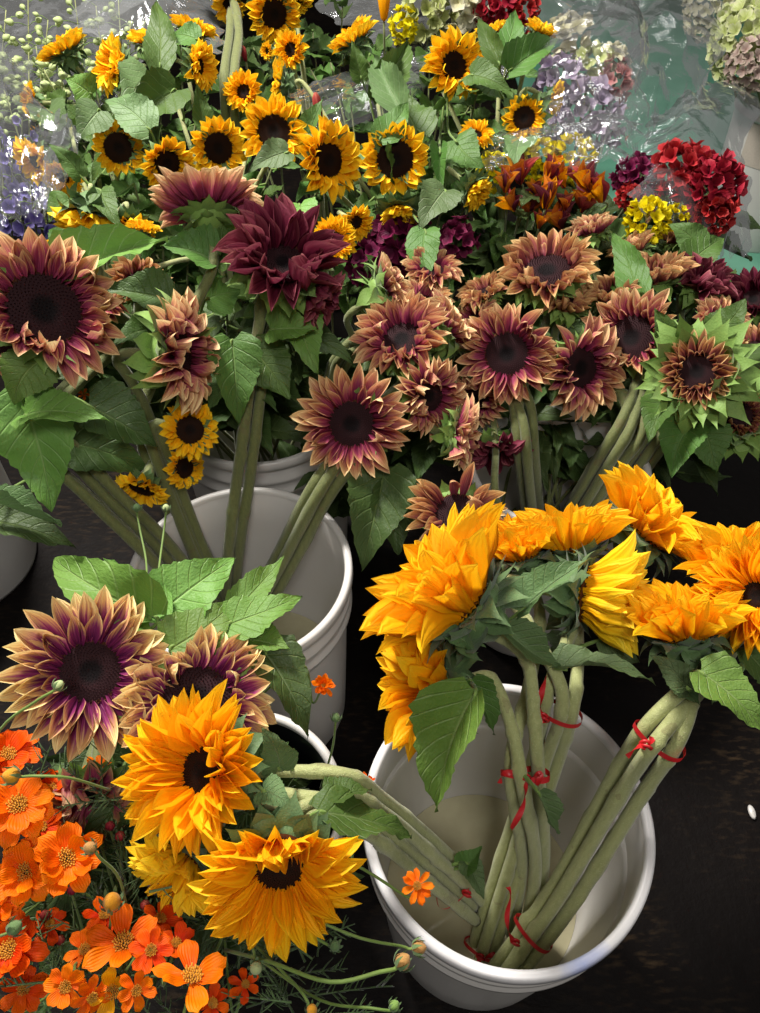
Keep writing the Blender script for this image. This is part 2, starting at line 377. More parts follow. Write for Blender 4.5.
def disk_get(mat, flor=420):
    if mat in DISK: return DISK[mat]
    rng = random.Random(5); mb = MB(); pts = []; uvs = []
    def hz(r): return .16*math.sqrt(max(0, 1-r*r*.92)) - .09*math.exp(-(r/.28)**2)
    nr, ns = 9, 32
    for i in range(nr):
        r = .02+.98*i/(nr-1)
        for j in range(ns):
            a = 2*PI*j/ns; pts.append((r*math.cos(a), r*math.sin(a), hz(r)-(.12 if i == nr-1 else 0))); uvs.append((r, a))
    mb.grid(pts, uvs, nr, ns, True); mb.f.append(tuple(range(ns))[::-1])
    for k in range(flor):
        r = math.sqrt((k+.5)/flor)*.97; a = k*2.39996; c = Vector((r*math.cos(a), r*math.sin(a), hz(r)-.01))
        h = rng.uniform(.05, .09)*(1.25 if r > .45 else .8); q = .030
        b = len(mb.v); out = Vector((math.cos(a), math.sin(a), 0))
        for m_ in range(4):
            b_ = a+m_*PI/2; mb.v.append(tuple(c+Vector((math.cos(b_), math.sin(b_), 0))*q)); mb.uv.append((r, a))
        mb.v.append(tuple(c+Vector((0, 0, h))+out*.02)); mb.uv.append((min(1, r+.06), a))
        for m_ in range(4): mb.f.append((b+m_, b+(m_+1) % 4, b+4))
    m = mb.mesh('disk', False); m.materials.append(M[mat]); DISK[mat] = m; return m
CAL = {}
def calyx_get(mat, style, v):
    """unit: head radius 1. cup behind the disk with overlapping pointed bracts"""
    key = (mat, style, v)
    if key in CAL: return CAL[key]
    rng = random.Random(v*11+1); mb = MB()
    lathe(mb, [(.10, -.42), (.17, -.36), (.30, -.25), (.38, -.12), (.40, 0.0), (.3, .02)], 20)
    rows = {'n': [(.36, -.02, 13, 25, .40), (.33, -.10, 12, 0, .42), (.27, -.20, 9, -28, .36)],
            's': [(.36, -.02, 13, 40, .50), (.34, -.10, 12, 10, .50), (.27, -.22, 9, -25, .42)],
            'bud': [(.38, 0, 17, 62, .46), (.40, -.05, 17, 38, .56), (.38, -.11, 16, 14, .58), (.32, -.2, 12, -10, .5)]}[style]
    for (r0, z0, n, el, L) in rows:
        for k in range(n):
            a = 2*PI*(k+rng.uniform(-.25, .25))/n; e = math.radians(el+rng.uniform(-16, 16)); l = L*rng.uniform(.8, 1.2)
            u = Vector((math.cos(a), math.sin(a), 0)); nz = Vector((0, 0, 1))
            d = u*math.cos(e)+nz*math.sin(e); up = -u*math.sin(e)+nz*math.cos(e); x = d.cross(up)
            o = u*r0+nz*z0; cu = rng.uniform(-2.0, .9); nu, nv = 7, 3; pts = []; uvs = []; y = z = 0
            for i in range(nu):
                t = i/(nu-1)
                if i: y += math.cos(cu*t)/(nu-1); z += math.sin(cu*t)/(nu-1)
                w = .5*(math.sin(PI*min(1, .25+t*.9))**.9 if t < .6 else (1-(t-.6)/.4)**1.6*.62)
                if t >= 1: w = 0
                for j in range(nv):
                    s = j-1; pts.append(o + x*(s*w*.30*l/L) + d*(y*l) + up*(z*l+abs(s)*w*.1)); uvs.append((t, .5+.5*s))
            mb.grid(pts, uvs, nu, nv)
    m = mb.mesh('calyx'); m.materials.append(M[mat]); CAL[key] = m; return m
# ------------------------------------------------------------------ builders
KINDS = {
 # mat, disk mat, disk radius, layers (count, elevation deg, length factor, width of radius), calyx
 'plum':     ('plum', 'disk', .40, [(21, 5, 1.0, .195), (20, 16, .92, .19), (14, 32, .66, .15)], ('calyx_b', 'n')),
 'gold_tip': ('gold_tip', 'disk', .36, [(22, 4, 1.0, .20), (20, 16, .92, .20), (13, 36, .62, .165)], ('calyx_b', 'n')),
 'brown':    ('brown', 'disk', .42, [(21, 10, 1.0, .18), (20, 24, .88, .175), (10, 40, .55, .14)], ('calyx_b', 'n')),
 'burgundy': ('burgundy', 'disk', .34, [(17, 14, 1.0, .23), (17, 30, .88, .22), (10, 48, .6, .17)], ('calyx_b', 'n')),
 'gold':     ('gold', 'disk_y', .30, [(26, 10, 1.0, .195), (24, 22, .97, .195), (18, 36, .88, .19)], ('calyx', 'n')),
 'lemon':    ('lemon', 'disk_y', .32, [(22, 25, 1.0, .165), (22, 38, .95, .165), (16, 52, .88, .16)], ('calyx', 'n')),
 'yellow':   ('yellow', 'disk_y', .48, [(19, 8, 1.0, .25), (18, 22, .9, .25), (9, 45, .55, .2)], ('calyx_s', 's')),
 'yellowcup': ('yellow', 'disk_y', .38, [(18, 20, 1.0, .25), (18, 36, .95, .25), (12, 54, .82, .22)], ('calyx_s', 's')),
 'closed':   ('brown', 'disk', .34, [(22, 30, .56, .12), (20, 55, .50, .12), (16, 85, .36, .10)], ('calyx_b', 'bud')),
}
BUNCH = {}
def bunch(name, pts, r, n, mat='stem', spread=1.0, ph=.4, fan=0):
    BUNCH[name] = dict(fan=fan, pts=pts, r=r, n=n, i=0, mat=mat, spread=spread, ph=ph)
def stem_for(root, bn, H, nrm, R, seed, hr=None, neck=.05, mat=None):
    rng = random.Random(seed); b = BUNCH[bn]; P = b['pts']; i = b['i']; b['i'] += 1; n = b['n']; r = b['r']
    ax = (P[-1]-P[0]).normalized(); e = ax.orthogonal().normalized(); g = ax.cross(e)
    if b['fan']:
        vd = ((P[0]+P[-1])*.5-CAM).normalized(); e = ax.cross(vd).normalized(); g = ax.cross(e)
        off = e*r*1.66*(i-(n-1)/2) + g*r*.7*(1 if i % 2 else -1)
    elif n == 1: off = Vector((0, 0, 0))
    else:
        ring = r*max(1.08, 1.04/math.sin(PI/min(n, 6)) if n > 1 else 1)*b['spread']
        a = 2*PI*(i % 6)/min(n, 6)+b.get('ph', .4); q = ring*(1+1.1*(i//6)); off = (e*math.cos(a)+g*math.sin(a))*q
    s0 = H - nrm*R*.36
    nk = s0 - nrm*neck
    path = [p+off for p in P]
    gap = (nk-path[-1]).length
    if gap > .10:
        m = path[-1].lerp(nk, .5); m.z += .012; path.append(m)
    path += [nk, s0]
    hi = b['fan']
    if hi:
        for k in range(1, len(path)-2): path[k] = path[k] + Vector((rng.uniform(-1, 1), rng.uniform(-1, 1), 0))*.0022
    pts = catmull(path, 16 if hi else 6)
    mb = MB(); rr = r if hr is None else hr
    ph = rng.uniform(0, 9)
    def rad(t):
        node = max(0, math.sin(t*26+ph))**12
        return (r*(1-.25*t) + node*r*.16) * (1 if t < .93 else 1+.5*(t-.93)/.07)
    tube(mb, pts, rad, 14 if hi else 9, seed, .035 if hi else .05, True, 12 if hi else 0)
    inv = root.location
    mb.v = [(v[0]-inv.x, v[1]-inv.y, v[2]-inv.z) for v in mb.v]
    link_obj('stem', mb.mesh('stem'), M[mat or b['mat']], root)
    return pts
def add_leaf(root, stem, b, t, w, nrm, mat, v, petiole=True):
    """one leaf from b to t in the place; w is its real width"""
    y = (t-b); L = y.length; y = y/L; z = (nrm - y*nrm.dot(y)).normalized(); x = y.cross(z)
    o = root.location
    lf = link_obj('leaf', leaf_get(mat, v % 8), None, root, frame_mtx(b-o, x, y, z, w, L, L*.9))
    if petiole and stem:
        q = min(stem, key=lambda p: (p-b).length)
        if (q-b).length > .004:
            m = q.lerp(b, .5) + FW*(.38*max(0, (q-b).length-.02)); mb = MB()
            tube(mb, [p-b for p in catmull([q, m, b, b+y*L*.12], 4)], lambda k: .0026-.0010*k, 6, 1, .02)
            inv = lf.matrix_basis.to_3x3().inverted()
            mb.v = [tuple(inv @ Vector(p)) for p in mb.v]
            link_obj('petiole', mb.mesh('petiole'), M['stem_thin'], lf)
    return lf
NEXT = [0]
def sunflower(kind, px, py, rpx, d, n, bn, label, leaves=(), fold=None, gap=None, auto=1, lmat='leaf', seed=None,
              el=0, mat=None, group=None, neck=.05, nopetal=None, sc=1.0, cat='sunflower', drop=None, roll=0, disk=None, calyx=None, cs=1.0):
    NEXT[0] += 1; seed = seed or NEXT[0]; rng = random.Random(seed*17)
    pm, dm, ri, layers, cal = KINDS[kind]; pm = mat or pm
    if calyx: cal = calyx
    if disk: ri = disk
    if kind.startswith('yellow'): rpx *= 1.12
    H = W(px, py, d); R = rpx*d/F; nrm = ND(px, py, n)
    base = BUNCH[bn]['pts'][0]
    root = bpy.data.objects.new('sunflower', None); C.objects.link(root); root.location = base; root.empty_display_size = .03
    tag(root, label, cat, group)
    stem = stem_for(root, bn, H, nrm, R, seed, neck=neck)
    t = -ray(px, py).normalized(); r_ = UP.cross(t).normalized(); u_ = t.cross(r_)
    e2 = u_ - nrm*u_.dot(nrm)
    if e2.length < .15: e2 = -t - nrm*(-t).dot(nrm)
    e2.normalize(); e1 = e2.cross(nrm)
    link_obj('calyx', calyx_get(cal[0], cal[1], seed % 3), None, root, frame_mtx(H-nrm*R*.06-base, e1, e2, nrm, R*cs, R*cs, R*cs))
    q = R*ri*1.03
    link_obj('disk', disk_get(dm), None, root, frame_mtx(H-base, e1, e2, nrm, q, q, q*.8))
    for li, (N, e0, lf, wd) in enumerate(layers):
        for k in range(N):
            az = 2*PI*(k+.5*(li % 2)+rng.uniform(-.28, .28))/N + roll
            dg = math.degrees(az) % 360
            if gap:
                dd = abs((dg-gap[0]+180) % 360-180)
                if dd < gap[1] and rng.random() < gap[2]: continue
            ee = e0+el+rng.gauss(0, 4.5)
            L = R*(1-ri*.92)*lf*rng.uniform(.88, 1.1)
            if fold:
                dd = abs((dg-fold[0]+180) % 360-180)
                if dd < fold[1]:
                    kf = 1-(dd/fold[1])**2; ee += (fold[2]-ee)*kf*rng.uniform(.75, 1.1)
                    if len(fold) > 3: L *= 1+(fold[3]-1)*kf
            if drop is not None:     # weight: petals hanging earthwards bend down a little
                pass
            ee = math.radians(ee)
            u = e1*math.cos(az)+e2*math.sin(az)
            y = u*math.cos(ee)+nrm*math.sin(ee); z = -u*math.sin(ee)+nrm*math.cos(ee); x = y.cross(z)
            ro = rng.gauss(0, .15); x, z = x*math.cos(ro)+z*math.sin(ro), z*math.cos(ro)-x*math.sin(ro)
            if kind in ('plum', 'gold_tip', 'brown', 'burgundy') and rng.random() < .13:
                me = petal_get('twirl', pm, rng.randrange(4))
            else: me = petal_get('sun', pm, rng.randrange(8))
            o = H + u*R*(ri*.9) + nrm*R*(.02*li-.05) - base
            link_obj('petal', me, None, root, frame_mtx(o, x, y, z, R*wd*rng.uniform(.85, 1.15)*1.12, L, L))
    for lv in leaves: px_leaf(root, stem, lv)
    # leaves set along the neck and upper stem
    for k in range(auto):
        i = int(len(stem)*rng.uniform(.62, .90)); b = stem[min(i, len(stem)-2)]
        tg = (stem[min(i+1, len(stem)-1)]-b).normalized(); best = None
        for _ in range(7):
            a = rng.uniform(0, 2*PI); s_ = tg.orthogonal().normalized(); s_ = s_*math.cos(a)+tg.cross(s_)*math.sin(a)
            v_ = s_.dot(nrm)+.7*s_.dot(t)
            if best is None or v_ < best[0]: best = (v_, s_)
        sd = best[1]
        y = (sd*1.0+tg*.2+Vector((0, 0, rng.uniform(-.35, .25)))).normalized(); L = rng.uniform(.055, .095)*sc
        bb = b + y*.018
        up = Vector((rng.uniform(-.3, .3), rng.uniform(-.5, 0), 1)); add_leaf(root, stem, bb, bb+y*L, L*rng.uniform(.46, .62), up, lmat, rng.randrange(8))
    return root
def px_leaf(root, stem, lv):
    """(base px, base py, base depth, tip px, tip py, tip depth, width px, (n), material, variant)"""
    b = W(*lv[0:3]); t = W(*lv[3:6]); w = lv[6]*(lv[2]+lv[5])/2/F
    mx, my = (lv[0]+lv[3])/2, (lv[1]+lv[4])/2
    add_leaf(root, stem, b, t, w, ND(mx, my, lv[7]), lv[8], lv[9])
def ribbon_tie(c, ax, rad, label, tails=(), w=.0030, knot=(0, 0, 0), rad2=None):
    """flat red tie wound round a bundle, with a knot and tails"""
    ax = ax.normalized(); e = ax.cross((c-CAM).normalized()).normalized(); g = ax.cross(e); rad2 = rad2 or rad*.55
    root = bpy.data.objects.new('red_tie', None); C.objects.link(root); root.location = c
    tag(root, label, 'tie')
    mb = MB(); pts = []; uvs = []; n = 40
    for i in range(n):
        a = 2*PI*i/n; rr = 1+.03*math.sin(3*a); o = (e*math.cos(a)*rad+g*math.sin(a)*rad2)
        for q in (-w, 0, w):
            pts.append(o*(rr+(.0006 if q == 0 else 0)) + ax*(q+.002*math.sin(2*a))); uvs.append((0, 0))
    pts += pts[:3]; uvs += uvs[:3]; mb.grid(pts, uvs, n+1, 3)
    link_obj('band', mb.mesh('band'), M['red'], root)
    kp = (-(c-CAM)).normalized(); kp = (kp-ax*kp.dot(ax)).normalized()*rad2*1.06 + RT*knot[0]+UP*knot[1]
    mb = MB(); P = []
    for i in range(26):
        a = i/25*4.2*PI; P.append(kp+Vector((math.cos(a)*.0042, math.sin(a*.7)*.003, math.sin(a)*.005)))
    tube(mb, P, .0015, 6, 2, .2); link_obj('knot', mb.mesh('knot'), M['red'], root)
    for tl in tails:
        mb = MB(); P = [kp] + [kp+RT*x*.001+UP*y*.001-FW*z*.001 for (x, y, z) in tl]
        P = catmull(P, 6); pts = []; uvs = []
        for i, p in enumerate(P):
            t_ = (P[min(i+1, len(P)-1)]-P[max(i-1, 0)]).normalized(); s = t_.cross(FW).normalized()
            s = (s*math.cos(i*.25)+t_.cross(s)*math.sin(i*.25))
            for q in (-1, 0, 1): pts.append(p+s*q*.0028+t_.cross(s)*(.0009 if q == 0 else 0)); uvs.append((0, 0))
        mb.grid(pts, uvs, len(P), 3); link_obj('tail', mb.mesh('tail'), M['red'], root)
    return root
def bucket(loc, r, h, label, rimmat='bucket', bodymat='bucket', taper=.84, inner=None, water=None, wlabel=None, group=None, wr=None):
    root = bpy.data.objects.new('bucket', None); C.objects.link(root); root.location = loc; tag(root, label, 'bucket', group)
    rb = r*taper; mb = MB(); wt = .0035
    def ro(z): return rb+(r-.008-rb)*z/h
    prof = [(0.0001, 0), (rb-.012, 0), (rb-.003, .003), (rb, .012)]
    for z in (.25, .5, .75): prof.append((ro(z*h), z*h))
    prof += [(ro(h-.075), h-.075), (ro(h)+.004, h-.072), (ro(h)+.004, h-.066), (ro(h)+.0015, h-.062), (ro(h)+.0015, h-.048), (ro(h)+.004, h-.045), (ro(h)+.004, h-.038), (ro(h)+.001, h-.034), (ro(h)+.001, h-.02)]
    prof += [(ro(h)+.001, h-.004), (ro(h)-.001, h-.002), (ro(h)-wt, h-.004), (ro(h)-wt, h-.07), (ro(h*.5)-wt, h*.5), (rb-wt, .02), (rb-.016, .005), (0.0001, .005)]
    lathe(mb, prof, 96); link_obj('body', mb.mesh('body'), M[bodymat], root)
    mb = MB(); a = ro(h)
    lathe(mb, [(a-wt-.0006, h-.006), (a-wt, h-.001), (a-.001, h+.001), (r-.0045, h+.001), (r-.002, h-.001), (r-.001, h-.012), (r-.003, h-.014), (a+.0014, h-.013)], 96)
    link_obj('rim', mb.mesh('rim'), M[rimmat], root)
    # bail handle hanging on the outer wall with its two ears
    if water is not None:
        wr_ = ro(water)-wt-.001; mb = MB(); pts = []; uvs = []
        for i in range(12):
            q = max(.0001, wr_*i/11)
            for j in range(64):
                a_ = 2*PI*j/64; pts.append((q*math.cos(a_), q*math.sin(a_), 0)); uvs.append((0, 0))
        mb.grid(pts, uvs, 12, 64, True)
        o = link_obj('water', mb.mesh('water'), M['water'], None, None, Vector(loc)+Vector((0, 0, water)))
        tag(o, wlabel, 'water', None, 'stuff')
    return root
def bud(px, py, d, label, path, r=6, cat='flower bud', col='budtip', openp=0, n=(0, .6, .5), pm='orange', name='cosmos_bud', sr=.0012, group=None):
    H = W(px, py, d); R = r*d/F; nr = ND(px, py, n)
    base = path[0]
    root = bpy.data.objects.new(name, None); C.objects.link(root); root.location = base; tag(root, label, cat, group)
    mb = MB(); P = catmull(path+[H-nr*R*1.2, H-nr*R*.7], 5); tube(mb, [p-base for p in P], sr, 6, 1, .03); link_obj('stem', mb.mesh('stem'), M['stem_thin'], root)
    e1 = nr.orthogonal().normalized(); e2 = nr.cross(e1)
    mb = MB(); lathe(mb, [(.05, -.8), (.5, -.7), (.85, -.3), (.9, .1), (.7, .6), (.35, .95), (.02, 1.1)], 14)
    link_obj('bud_head', mb.mesh('bud_head'), M[col], root, frame_mtx(H-base, e1, e2, nr, R, R, R))
    mb = MB()
    for k in range(8):
        a = 2*PI*k/8; u = Vector((math.cos(a), math.sin(a), 0)); pts = []; uvs = []; x = Vector((-u.y, u.x, 0))
        for i in range(5):
            t = i/4; w = .28*(1-t**1.5)
            for s in (-1, 0, 1): pts.append(u*(.75+.55*math.sin(t*2.2))+Vector((0, 0, -.6+1.5*t))+x*s*w); uvs.append((t, .5))
        mb.grid(pts, uvs, 5, 3)
    link_obj('sepals', mb.mesh('sepals'), M['calyx_s'], root, frame_mtx(H-base, e1, e2, nr, R, R, R))
    return root
EYE = []
def eye_mesh():
    if EYE: return EYE[0]
    rng = random.Random(3); mb = MB()
    for k in range(60):
        r = math.sqrt((k+.5)/60); a = k*2.39996; c = Vector((r*math.cos(a), r*math.sin(a), .1)); u = (Vector((0, 0, 1))+c*.5).normalized()
        tube(mb, [c, c+u*.35, c+u*rng.uniform(.6, .95)], lambda t: .07+.05*t, 5, k, 0)
    m = mb.mesh('flower_center'); m.materials.append(M['eye']); EYE.append(m); return m
def cosmos(px, py, rpx, d, n, label, base, mat='orange', N=8, rows=1, el=10, seed=0, wd=.62, gap=None, group=None, cat='cosmos flower', name='cosmos_flower'):
    rng = random.Random(seed*31+px); H = W(px, py, d); R = rpx*d/F; nr = ND(px, py, n)
    root = bpy.data.objects.new(name, None); C.objects.link(root); root.location = base; tag(root, label, cat, group)
    mid = base.lerp(H, .5)+Vector((rng.uniform(-.02, .02), rng.uniform(-.02, .02), .03))
    mb = MB(); P = catmull([base, mid, H-nr*.05, H-nr*.004], 7); tube(mb, [p-base for p in P], .0013, 6, 1, .03); link_obj('stem', mb.mesh('stem'), M['stem_thin'], root)
    e1 = nr.orthogonal().normalized(); e2 = nr.cross(e1)
    q = R*.20; link_obj('flower_center', eye_mesh(), None, root, frame_mtx(H-base, e1, e2, nr, q, q, q))
    mb = MB(); lathe(mb, [(.02, -.24), (.10, -.2), (.16, -.08), (.14, 0)], 12)
    link_obj('calyx', mb.mesh('calyx'), M['calyx_s'], root, frame_mtx(H-base, e1, e2, nr, R, R, R))
    for row in range(rows):
        for k in range(N):
            az = 2*PI*(k+.5*row+rng.uniform(-.15, .15))/N
            if gap and rng.random() < gap: continue
            ee = math.radians(el+row*24+rng.gauss(0, 13)); u = e1*math.cos(az)+e2*math.sin(az)
            y = u*math.cos(ee)+nr*math.sin(ee); z = -u*math.sin(ee)+nr*math.cos(ee); x = y.cross(z)
            L = R*.92*rng.uniform(.88, 1.08)*(1-.12*row)
            link_obj('petal', petal_get('cos', mat, rng.randrange(4)), None, root, frame_mtx(H+u*R*.08+nr*R*.01*row-base, x, y, z, R*wd*rng.uniform(.85, 1.1), L, L))
    return root
def cluster(name, px, py, rpx, d, label, cat, mat, base, nf=60, ps=.3, n=(0, .3, .9), squash=1.0, seed=1, petals=4, cup=25, stemr=.003, group=None, jit=.1, shape='cos'):
    """a rounded head made of many small florets on one stem"""
    rng = random.Random(seed); H = W(px, py, d); R = rpx*d/F; nr = ND(px, py, n)
    root = bpy.data.objects.new(name, None); C.objects.link(root); root.location = base; tag(root, label, cat, group)
    P = catmull([base, base.lerp(H, .5)+Vector((0, 0, .03)), H-nr*R*.6, H], 6); mb = MB(); tube(mb, [p-base for p in P], stemr, 7, 1, .03); link_obj('stem', mb.mesh('stem'), M['stem_dark'], root)
    e1 = nr.orthogonal().normalized(); e2 = nr.cross(e1)
    mbs = MB(); sh = {'cos': 'blunt', 'sun': 'lance'}[shape]
    for k in range(nf):
        z_ = 1-1.55*(k+.5)/nf; a = k*2.39996; rr = math.sqrt(max(0, 1-z_*z_))
        c = Vector((rr*math.cos(a), rr*math.sin(a), z_*squash)); o = c.normalized(); c = c*rng.uniform(1-jit, 1+jit)*(1-ps*.35)
        f1 = o.orthogonal().normalized(); f2 = o.cross(f1); a0 = rng.uniform(0, 6)
        for j in range(petals):
            az = a0+2*PI*j/petals; e = math.radians(cup+rng.gauss(0, 14)); u = f1*math.cos(az)+f2*math.sin(az)
            y = u*math.cos(e)+o*math.sin(e); zz = -u*math.sin(e)+o*math.cos(e); x = y.cross(zz)
            p, uv = petal_pts(rng, 5, 3, rng.uniform(-.5, .7), .3, .2, sh)
            mbs.grid([c+x*q[0]*ps*.8+y*q[1]*ps+zz*q[2]*ps for q in p], uv, 5, 3)
    link_obj('florets', mbs.mesh('florets'), M[mat], root, frame_mtx(H-base, e1, e2, nr, R, R, R))
    return root
def film_sheet(label, cor, bulge, amp, seed, nu=64, nv=64, sc=9.0, name='cellophane_wrap', mat='film'):
    """a crumpled clear sheet; cor = four corners (px, py, depth) clockwise from top left"""
    A = [W(*c) for c in cor]; c0 = sum(A, Vector())/4; nrm = (A[1]-A[0]).cross(A[3]-A[0]).normalized()
    if nrm.dot(CAM-c0) < 0: nrm = -nrm
    pts = []; uvs = []
    for i in range(nu):
        v = i/(nu-1)
        for j in range(nv):
            u = j/(nv-1)
            u2 = .5+(u-.5)*(1+.5*noise.noise(Vector((v*3.1, seed*2.0+(0 if u < .5 else 7), 0)))+.16*noise.noise(Vector((v*14, seed*2.0+(0 if u < .5 else 7), 4))))
            v2 = .5+(v-.5)*(1+.5*noise.noise(Vector((u*3.1, seed*2.0+(3 if v < .5 else 11), 2)))+.16*noise.noise(Vector((u*14, seed*2.0+(3 if v < .5 else 11), 5))))
            p = (A[0]*(1-u2)+A[1]*u2)*(1-v2)+(A[3]*(1-u2)+A[2]*u2)*v2
            q = p*sc+Vector((seed*3.7, seed, 0))
            dist, _ = noise.voronoi(q, distance_metric='DISTANCE', exponent=2)
            dist2, _ = noise.voronoi(q*2.6+Vector((9, 2, 1)), distance_metric='DISTANCE', exponent=2)
            h = dist[0]*1.5 + dist2[0]*.6 + noise.noise(q*.6)*.9
            e = noise.noise(Vector((v*6, u*6, seed)))*.02
            pts.append(p + nrm*(bulge*math.sin(PI*u)*math.sin(PI*min(1, v*.9+.1)) + amp*h) + (A[1]-A[0]).normalized()*e); uvs.append((u, v))
    mb = MB(); mb.grid(pts, uvs, nu, nv); mb.v = [(p[0]-c0.x, p[1]-c0.y, p[2]-c0.z) for p in mb.v]
    mb.f = [t_ for f in mb.f for t_ in ((f[0], f[1], f[2]), (f[0], f[2], f[3]))]
    o = link_obj(name, mb.mesh(name, False), M[mat], None, None, c0); tag(o, label, 'plastic wrap'); return o
def strew(px, py, d): return W(px, py, d)
# ------------------------------------------------------------------ the setting
mb = MB(); box(mb, (-3.2, -1.0, -.1), (3.4, 4.8, 0)); tag(link_obj('floor', mb.mesh('floor', False), M['floor']), kind='structure')
mb = MB(); box(mb, (.55, 1.75, .0), (3.3, 4.7, .006)); tag(link_obj('trim_1', mb.mesh('trim_1', False), M['teal']), kind='structure')
mb = MB(); box(mb, (-3.2, 4.8, -.1), (3.4, 4.9, 2.6)); tag(link_obj('wall_back', mb.mesh('wall_back', False), M['wall']), kind='structure')

# ------------------------------------------------------------------ buckets and water
B1, B2 = Vector((.130, .280, 0)), Vector((-.181, .592, 0))
bucket(B1, .150, .37, 'white plastic bucket in front with blue smudges on its rim, holding the golden bunches', 'rim_blue', taper=.80, water=.10, wlabel='murky shallow water inside the front white bucket with blue smudged rim')
bucket(B2, .147, .37, 'white plastic bucket left of the front bucket, behind the gold tipped maroon sunflowers', taper=.84, water=.09, wlabel='greyish water inside the white bucket behind the gold tipped sunflowers')
bucket((-.19, .925, 0), .150, .37, 'white plastic bucket whose rim shows just behind the rim of the middle left bucket', taper=.84)
bucket((.262, .785, 0), .135, .37, 'white bucket in the shade behind the golden sunflowers, holding the right hand maroon bunches', taper=.86)
bucket((-.79, .88, 0), .150, .37, 'white bucket cut by the left edge of the photo, below big leaves', taper=.88)
bucket((-.152, .300, 0), .116, .33, 'black plastic bucket with a pale rim at lower left under the yellow sunflower stems', 'bucket', 'black', taper=.84)
bucket((1.09, 2.12, 0), .150, .42, 'white bucket standing on teal floor under the hydrangeas at top right', taper=.86)
# tape on the far bucket: a curved strip of its wall
mb = MB(); pts = []; uvs = []
for i in range(2):
    for j in range(12):
        a = math.radians(208+j*3.6); r = .150*.86+(.142-.150*.86)*(.24+i*.11)/.42+.0015
        pts.append((r*math.cos(a), r*math.sin(a), .24+i*.12)); uvs.append((0, 0))
mb.grid(pts, uvs, 2, 12); o = link_obj('paper_tape', mb.mesh('paper_tape'), M['tape'], None, None, (1.09, 2.12, 0)); tag(o, 'beige paper tape stuck on the white bucket at top right', 'tape')

# ------------------------------------------------------------------ bunches: stems run base -> crossing points
bunch('A', [W(516, 962, .97), W(534, 870, .86), W(524, 775, .735)], .0074, 3, fan=1)
bunch('B', [W(474, 978, .95), W(508, 870, .88), W(545, 760, .79), W(563, 695, .73)], .0074, 3, fan=1)
bunch('C', [W(496, 985, .90), W(556, 905, .84), W(625, 790, .735), W(662, 735, .68)], .0078, 3, fan=1)
bunch('D', [W(480, 905, .93), W(430, 860, .80), W(378, 818, .715), W(335, 796, .67)], .0070, 4, fan=1)
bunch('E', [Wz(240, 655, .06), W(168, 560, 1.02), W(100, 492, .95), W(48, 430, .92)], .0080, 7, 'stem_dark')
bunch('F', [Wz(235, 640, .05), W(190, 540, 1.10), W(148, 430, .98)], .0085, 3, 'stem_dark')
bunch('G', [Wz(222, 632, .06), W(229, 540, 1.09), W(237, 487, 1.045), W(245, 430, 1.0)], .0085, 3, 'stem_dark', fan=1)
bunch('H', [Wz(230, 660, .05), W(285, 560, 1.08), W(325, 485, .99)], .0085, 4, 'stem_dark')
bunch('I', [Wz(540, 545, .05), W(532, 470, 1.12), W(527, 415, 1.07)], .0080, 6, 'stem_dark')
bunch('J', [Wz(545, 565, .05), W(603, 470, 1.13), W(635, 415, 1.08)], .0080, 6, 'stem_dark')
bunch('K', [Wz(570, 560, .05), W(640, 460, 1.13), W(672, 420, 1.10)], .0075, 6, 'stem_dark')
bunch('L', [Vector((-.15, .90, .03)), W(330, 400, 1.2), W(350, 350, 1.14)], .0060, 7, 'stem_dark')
bunch('P', [Vector((-.55, 1.25, .02)), Vector((-.52, 1.30, .38))], .0050, 8, 'stem')
bunch('Q', [Vector((-.30, 1.30, .02)), Vector((-.30, 1.32, .38))], .0050, 8, 'stem')
bunch('R', [Vector((.03, 1.32, .02)), Vector((.03, 1.36, .36))], .0050, 8, 'stem')
bunch('T', [Vector((.24, 1.42, .02)), Vector((.24, 1.46, .36))], .0050, 8, 'stem')
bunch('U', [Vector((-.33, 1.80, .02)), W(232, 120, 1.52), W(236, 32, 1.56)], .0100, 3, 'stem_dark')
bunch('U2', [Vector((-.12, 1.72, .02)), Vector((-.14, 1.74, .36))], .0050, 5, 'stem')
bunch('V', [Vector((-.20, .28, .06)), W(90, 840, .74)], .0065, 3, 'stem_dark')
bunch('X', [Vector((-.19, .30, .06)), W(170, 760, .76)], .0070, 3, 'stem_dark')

bunch('M1', [Wz(520, 590, .05), W(496, 512, 1.04)], .0060, 2, 'stem_dark')
SF = sunflower
# ---- front bucket, golden sunflowers
SF('gold', 464, 604, 117, .70, (-.70, .62, .22), 'A', 'largest golden sunflower over the front bucket, seen from its side, petals fanning up left', neck=.04, auto=0, el=24, disk=.25, cs=.8,
   leaves=[(520, 612, .69, 592, 558, .68, 40, (-.1, .6, .7), 'leaf_grey', 1), (470, 645, .68, 428, 634, .66, 26, (.1, .5, .8), 'leaf_grey', 4), (505, 630, .69, 560, 668, .70, 34, (.2, .3, .9), 'leaf_grey', 5)])
SF('gold', 436, 686, 86, .745, (-.86, -.14, .36), 'A', 'golden sunflower hanging lowest left at the front bucket rim, small dark centre showing', neck=.03, auto=0, el=16, cs=.85,
   leaves=[(476, 690, .66, 437, 812, .67, 66, (-.25, .35, .9), 'leaf_bright', 5), (470, 680, .70, 494, 735, .72, 26, (.4, .1, .8), 'leaf', 1), (538, 792, .70, 558, 834, .71, 22, (.3, .3, .9), 'leaf_grey', 5)])
SF('gold', 522, 554, 62, .80, (-.25, .90, .25), 'A', 'golden sunflower squeezed between the largest one and the upright crown shaped one', auto=0, el=24)
SF('gold', 570, 549, 74, .80, (-.10, .99, .04), 'B', 'golden sunflower facing straight up like a crown above green bracts', auto=1, el=26, sc=.7, lmat='leaf_grey', cs=.85)
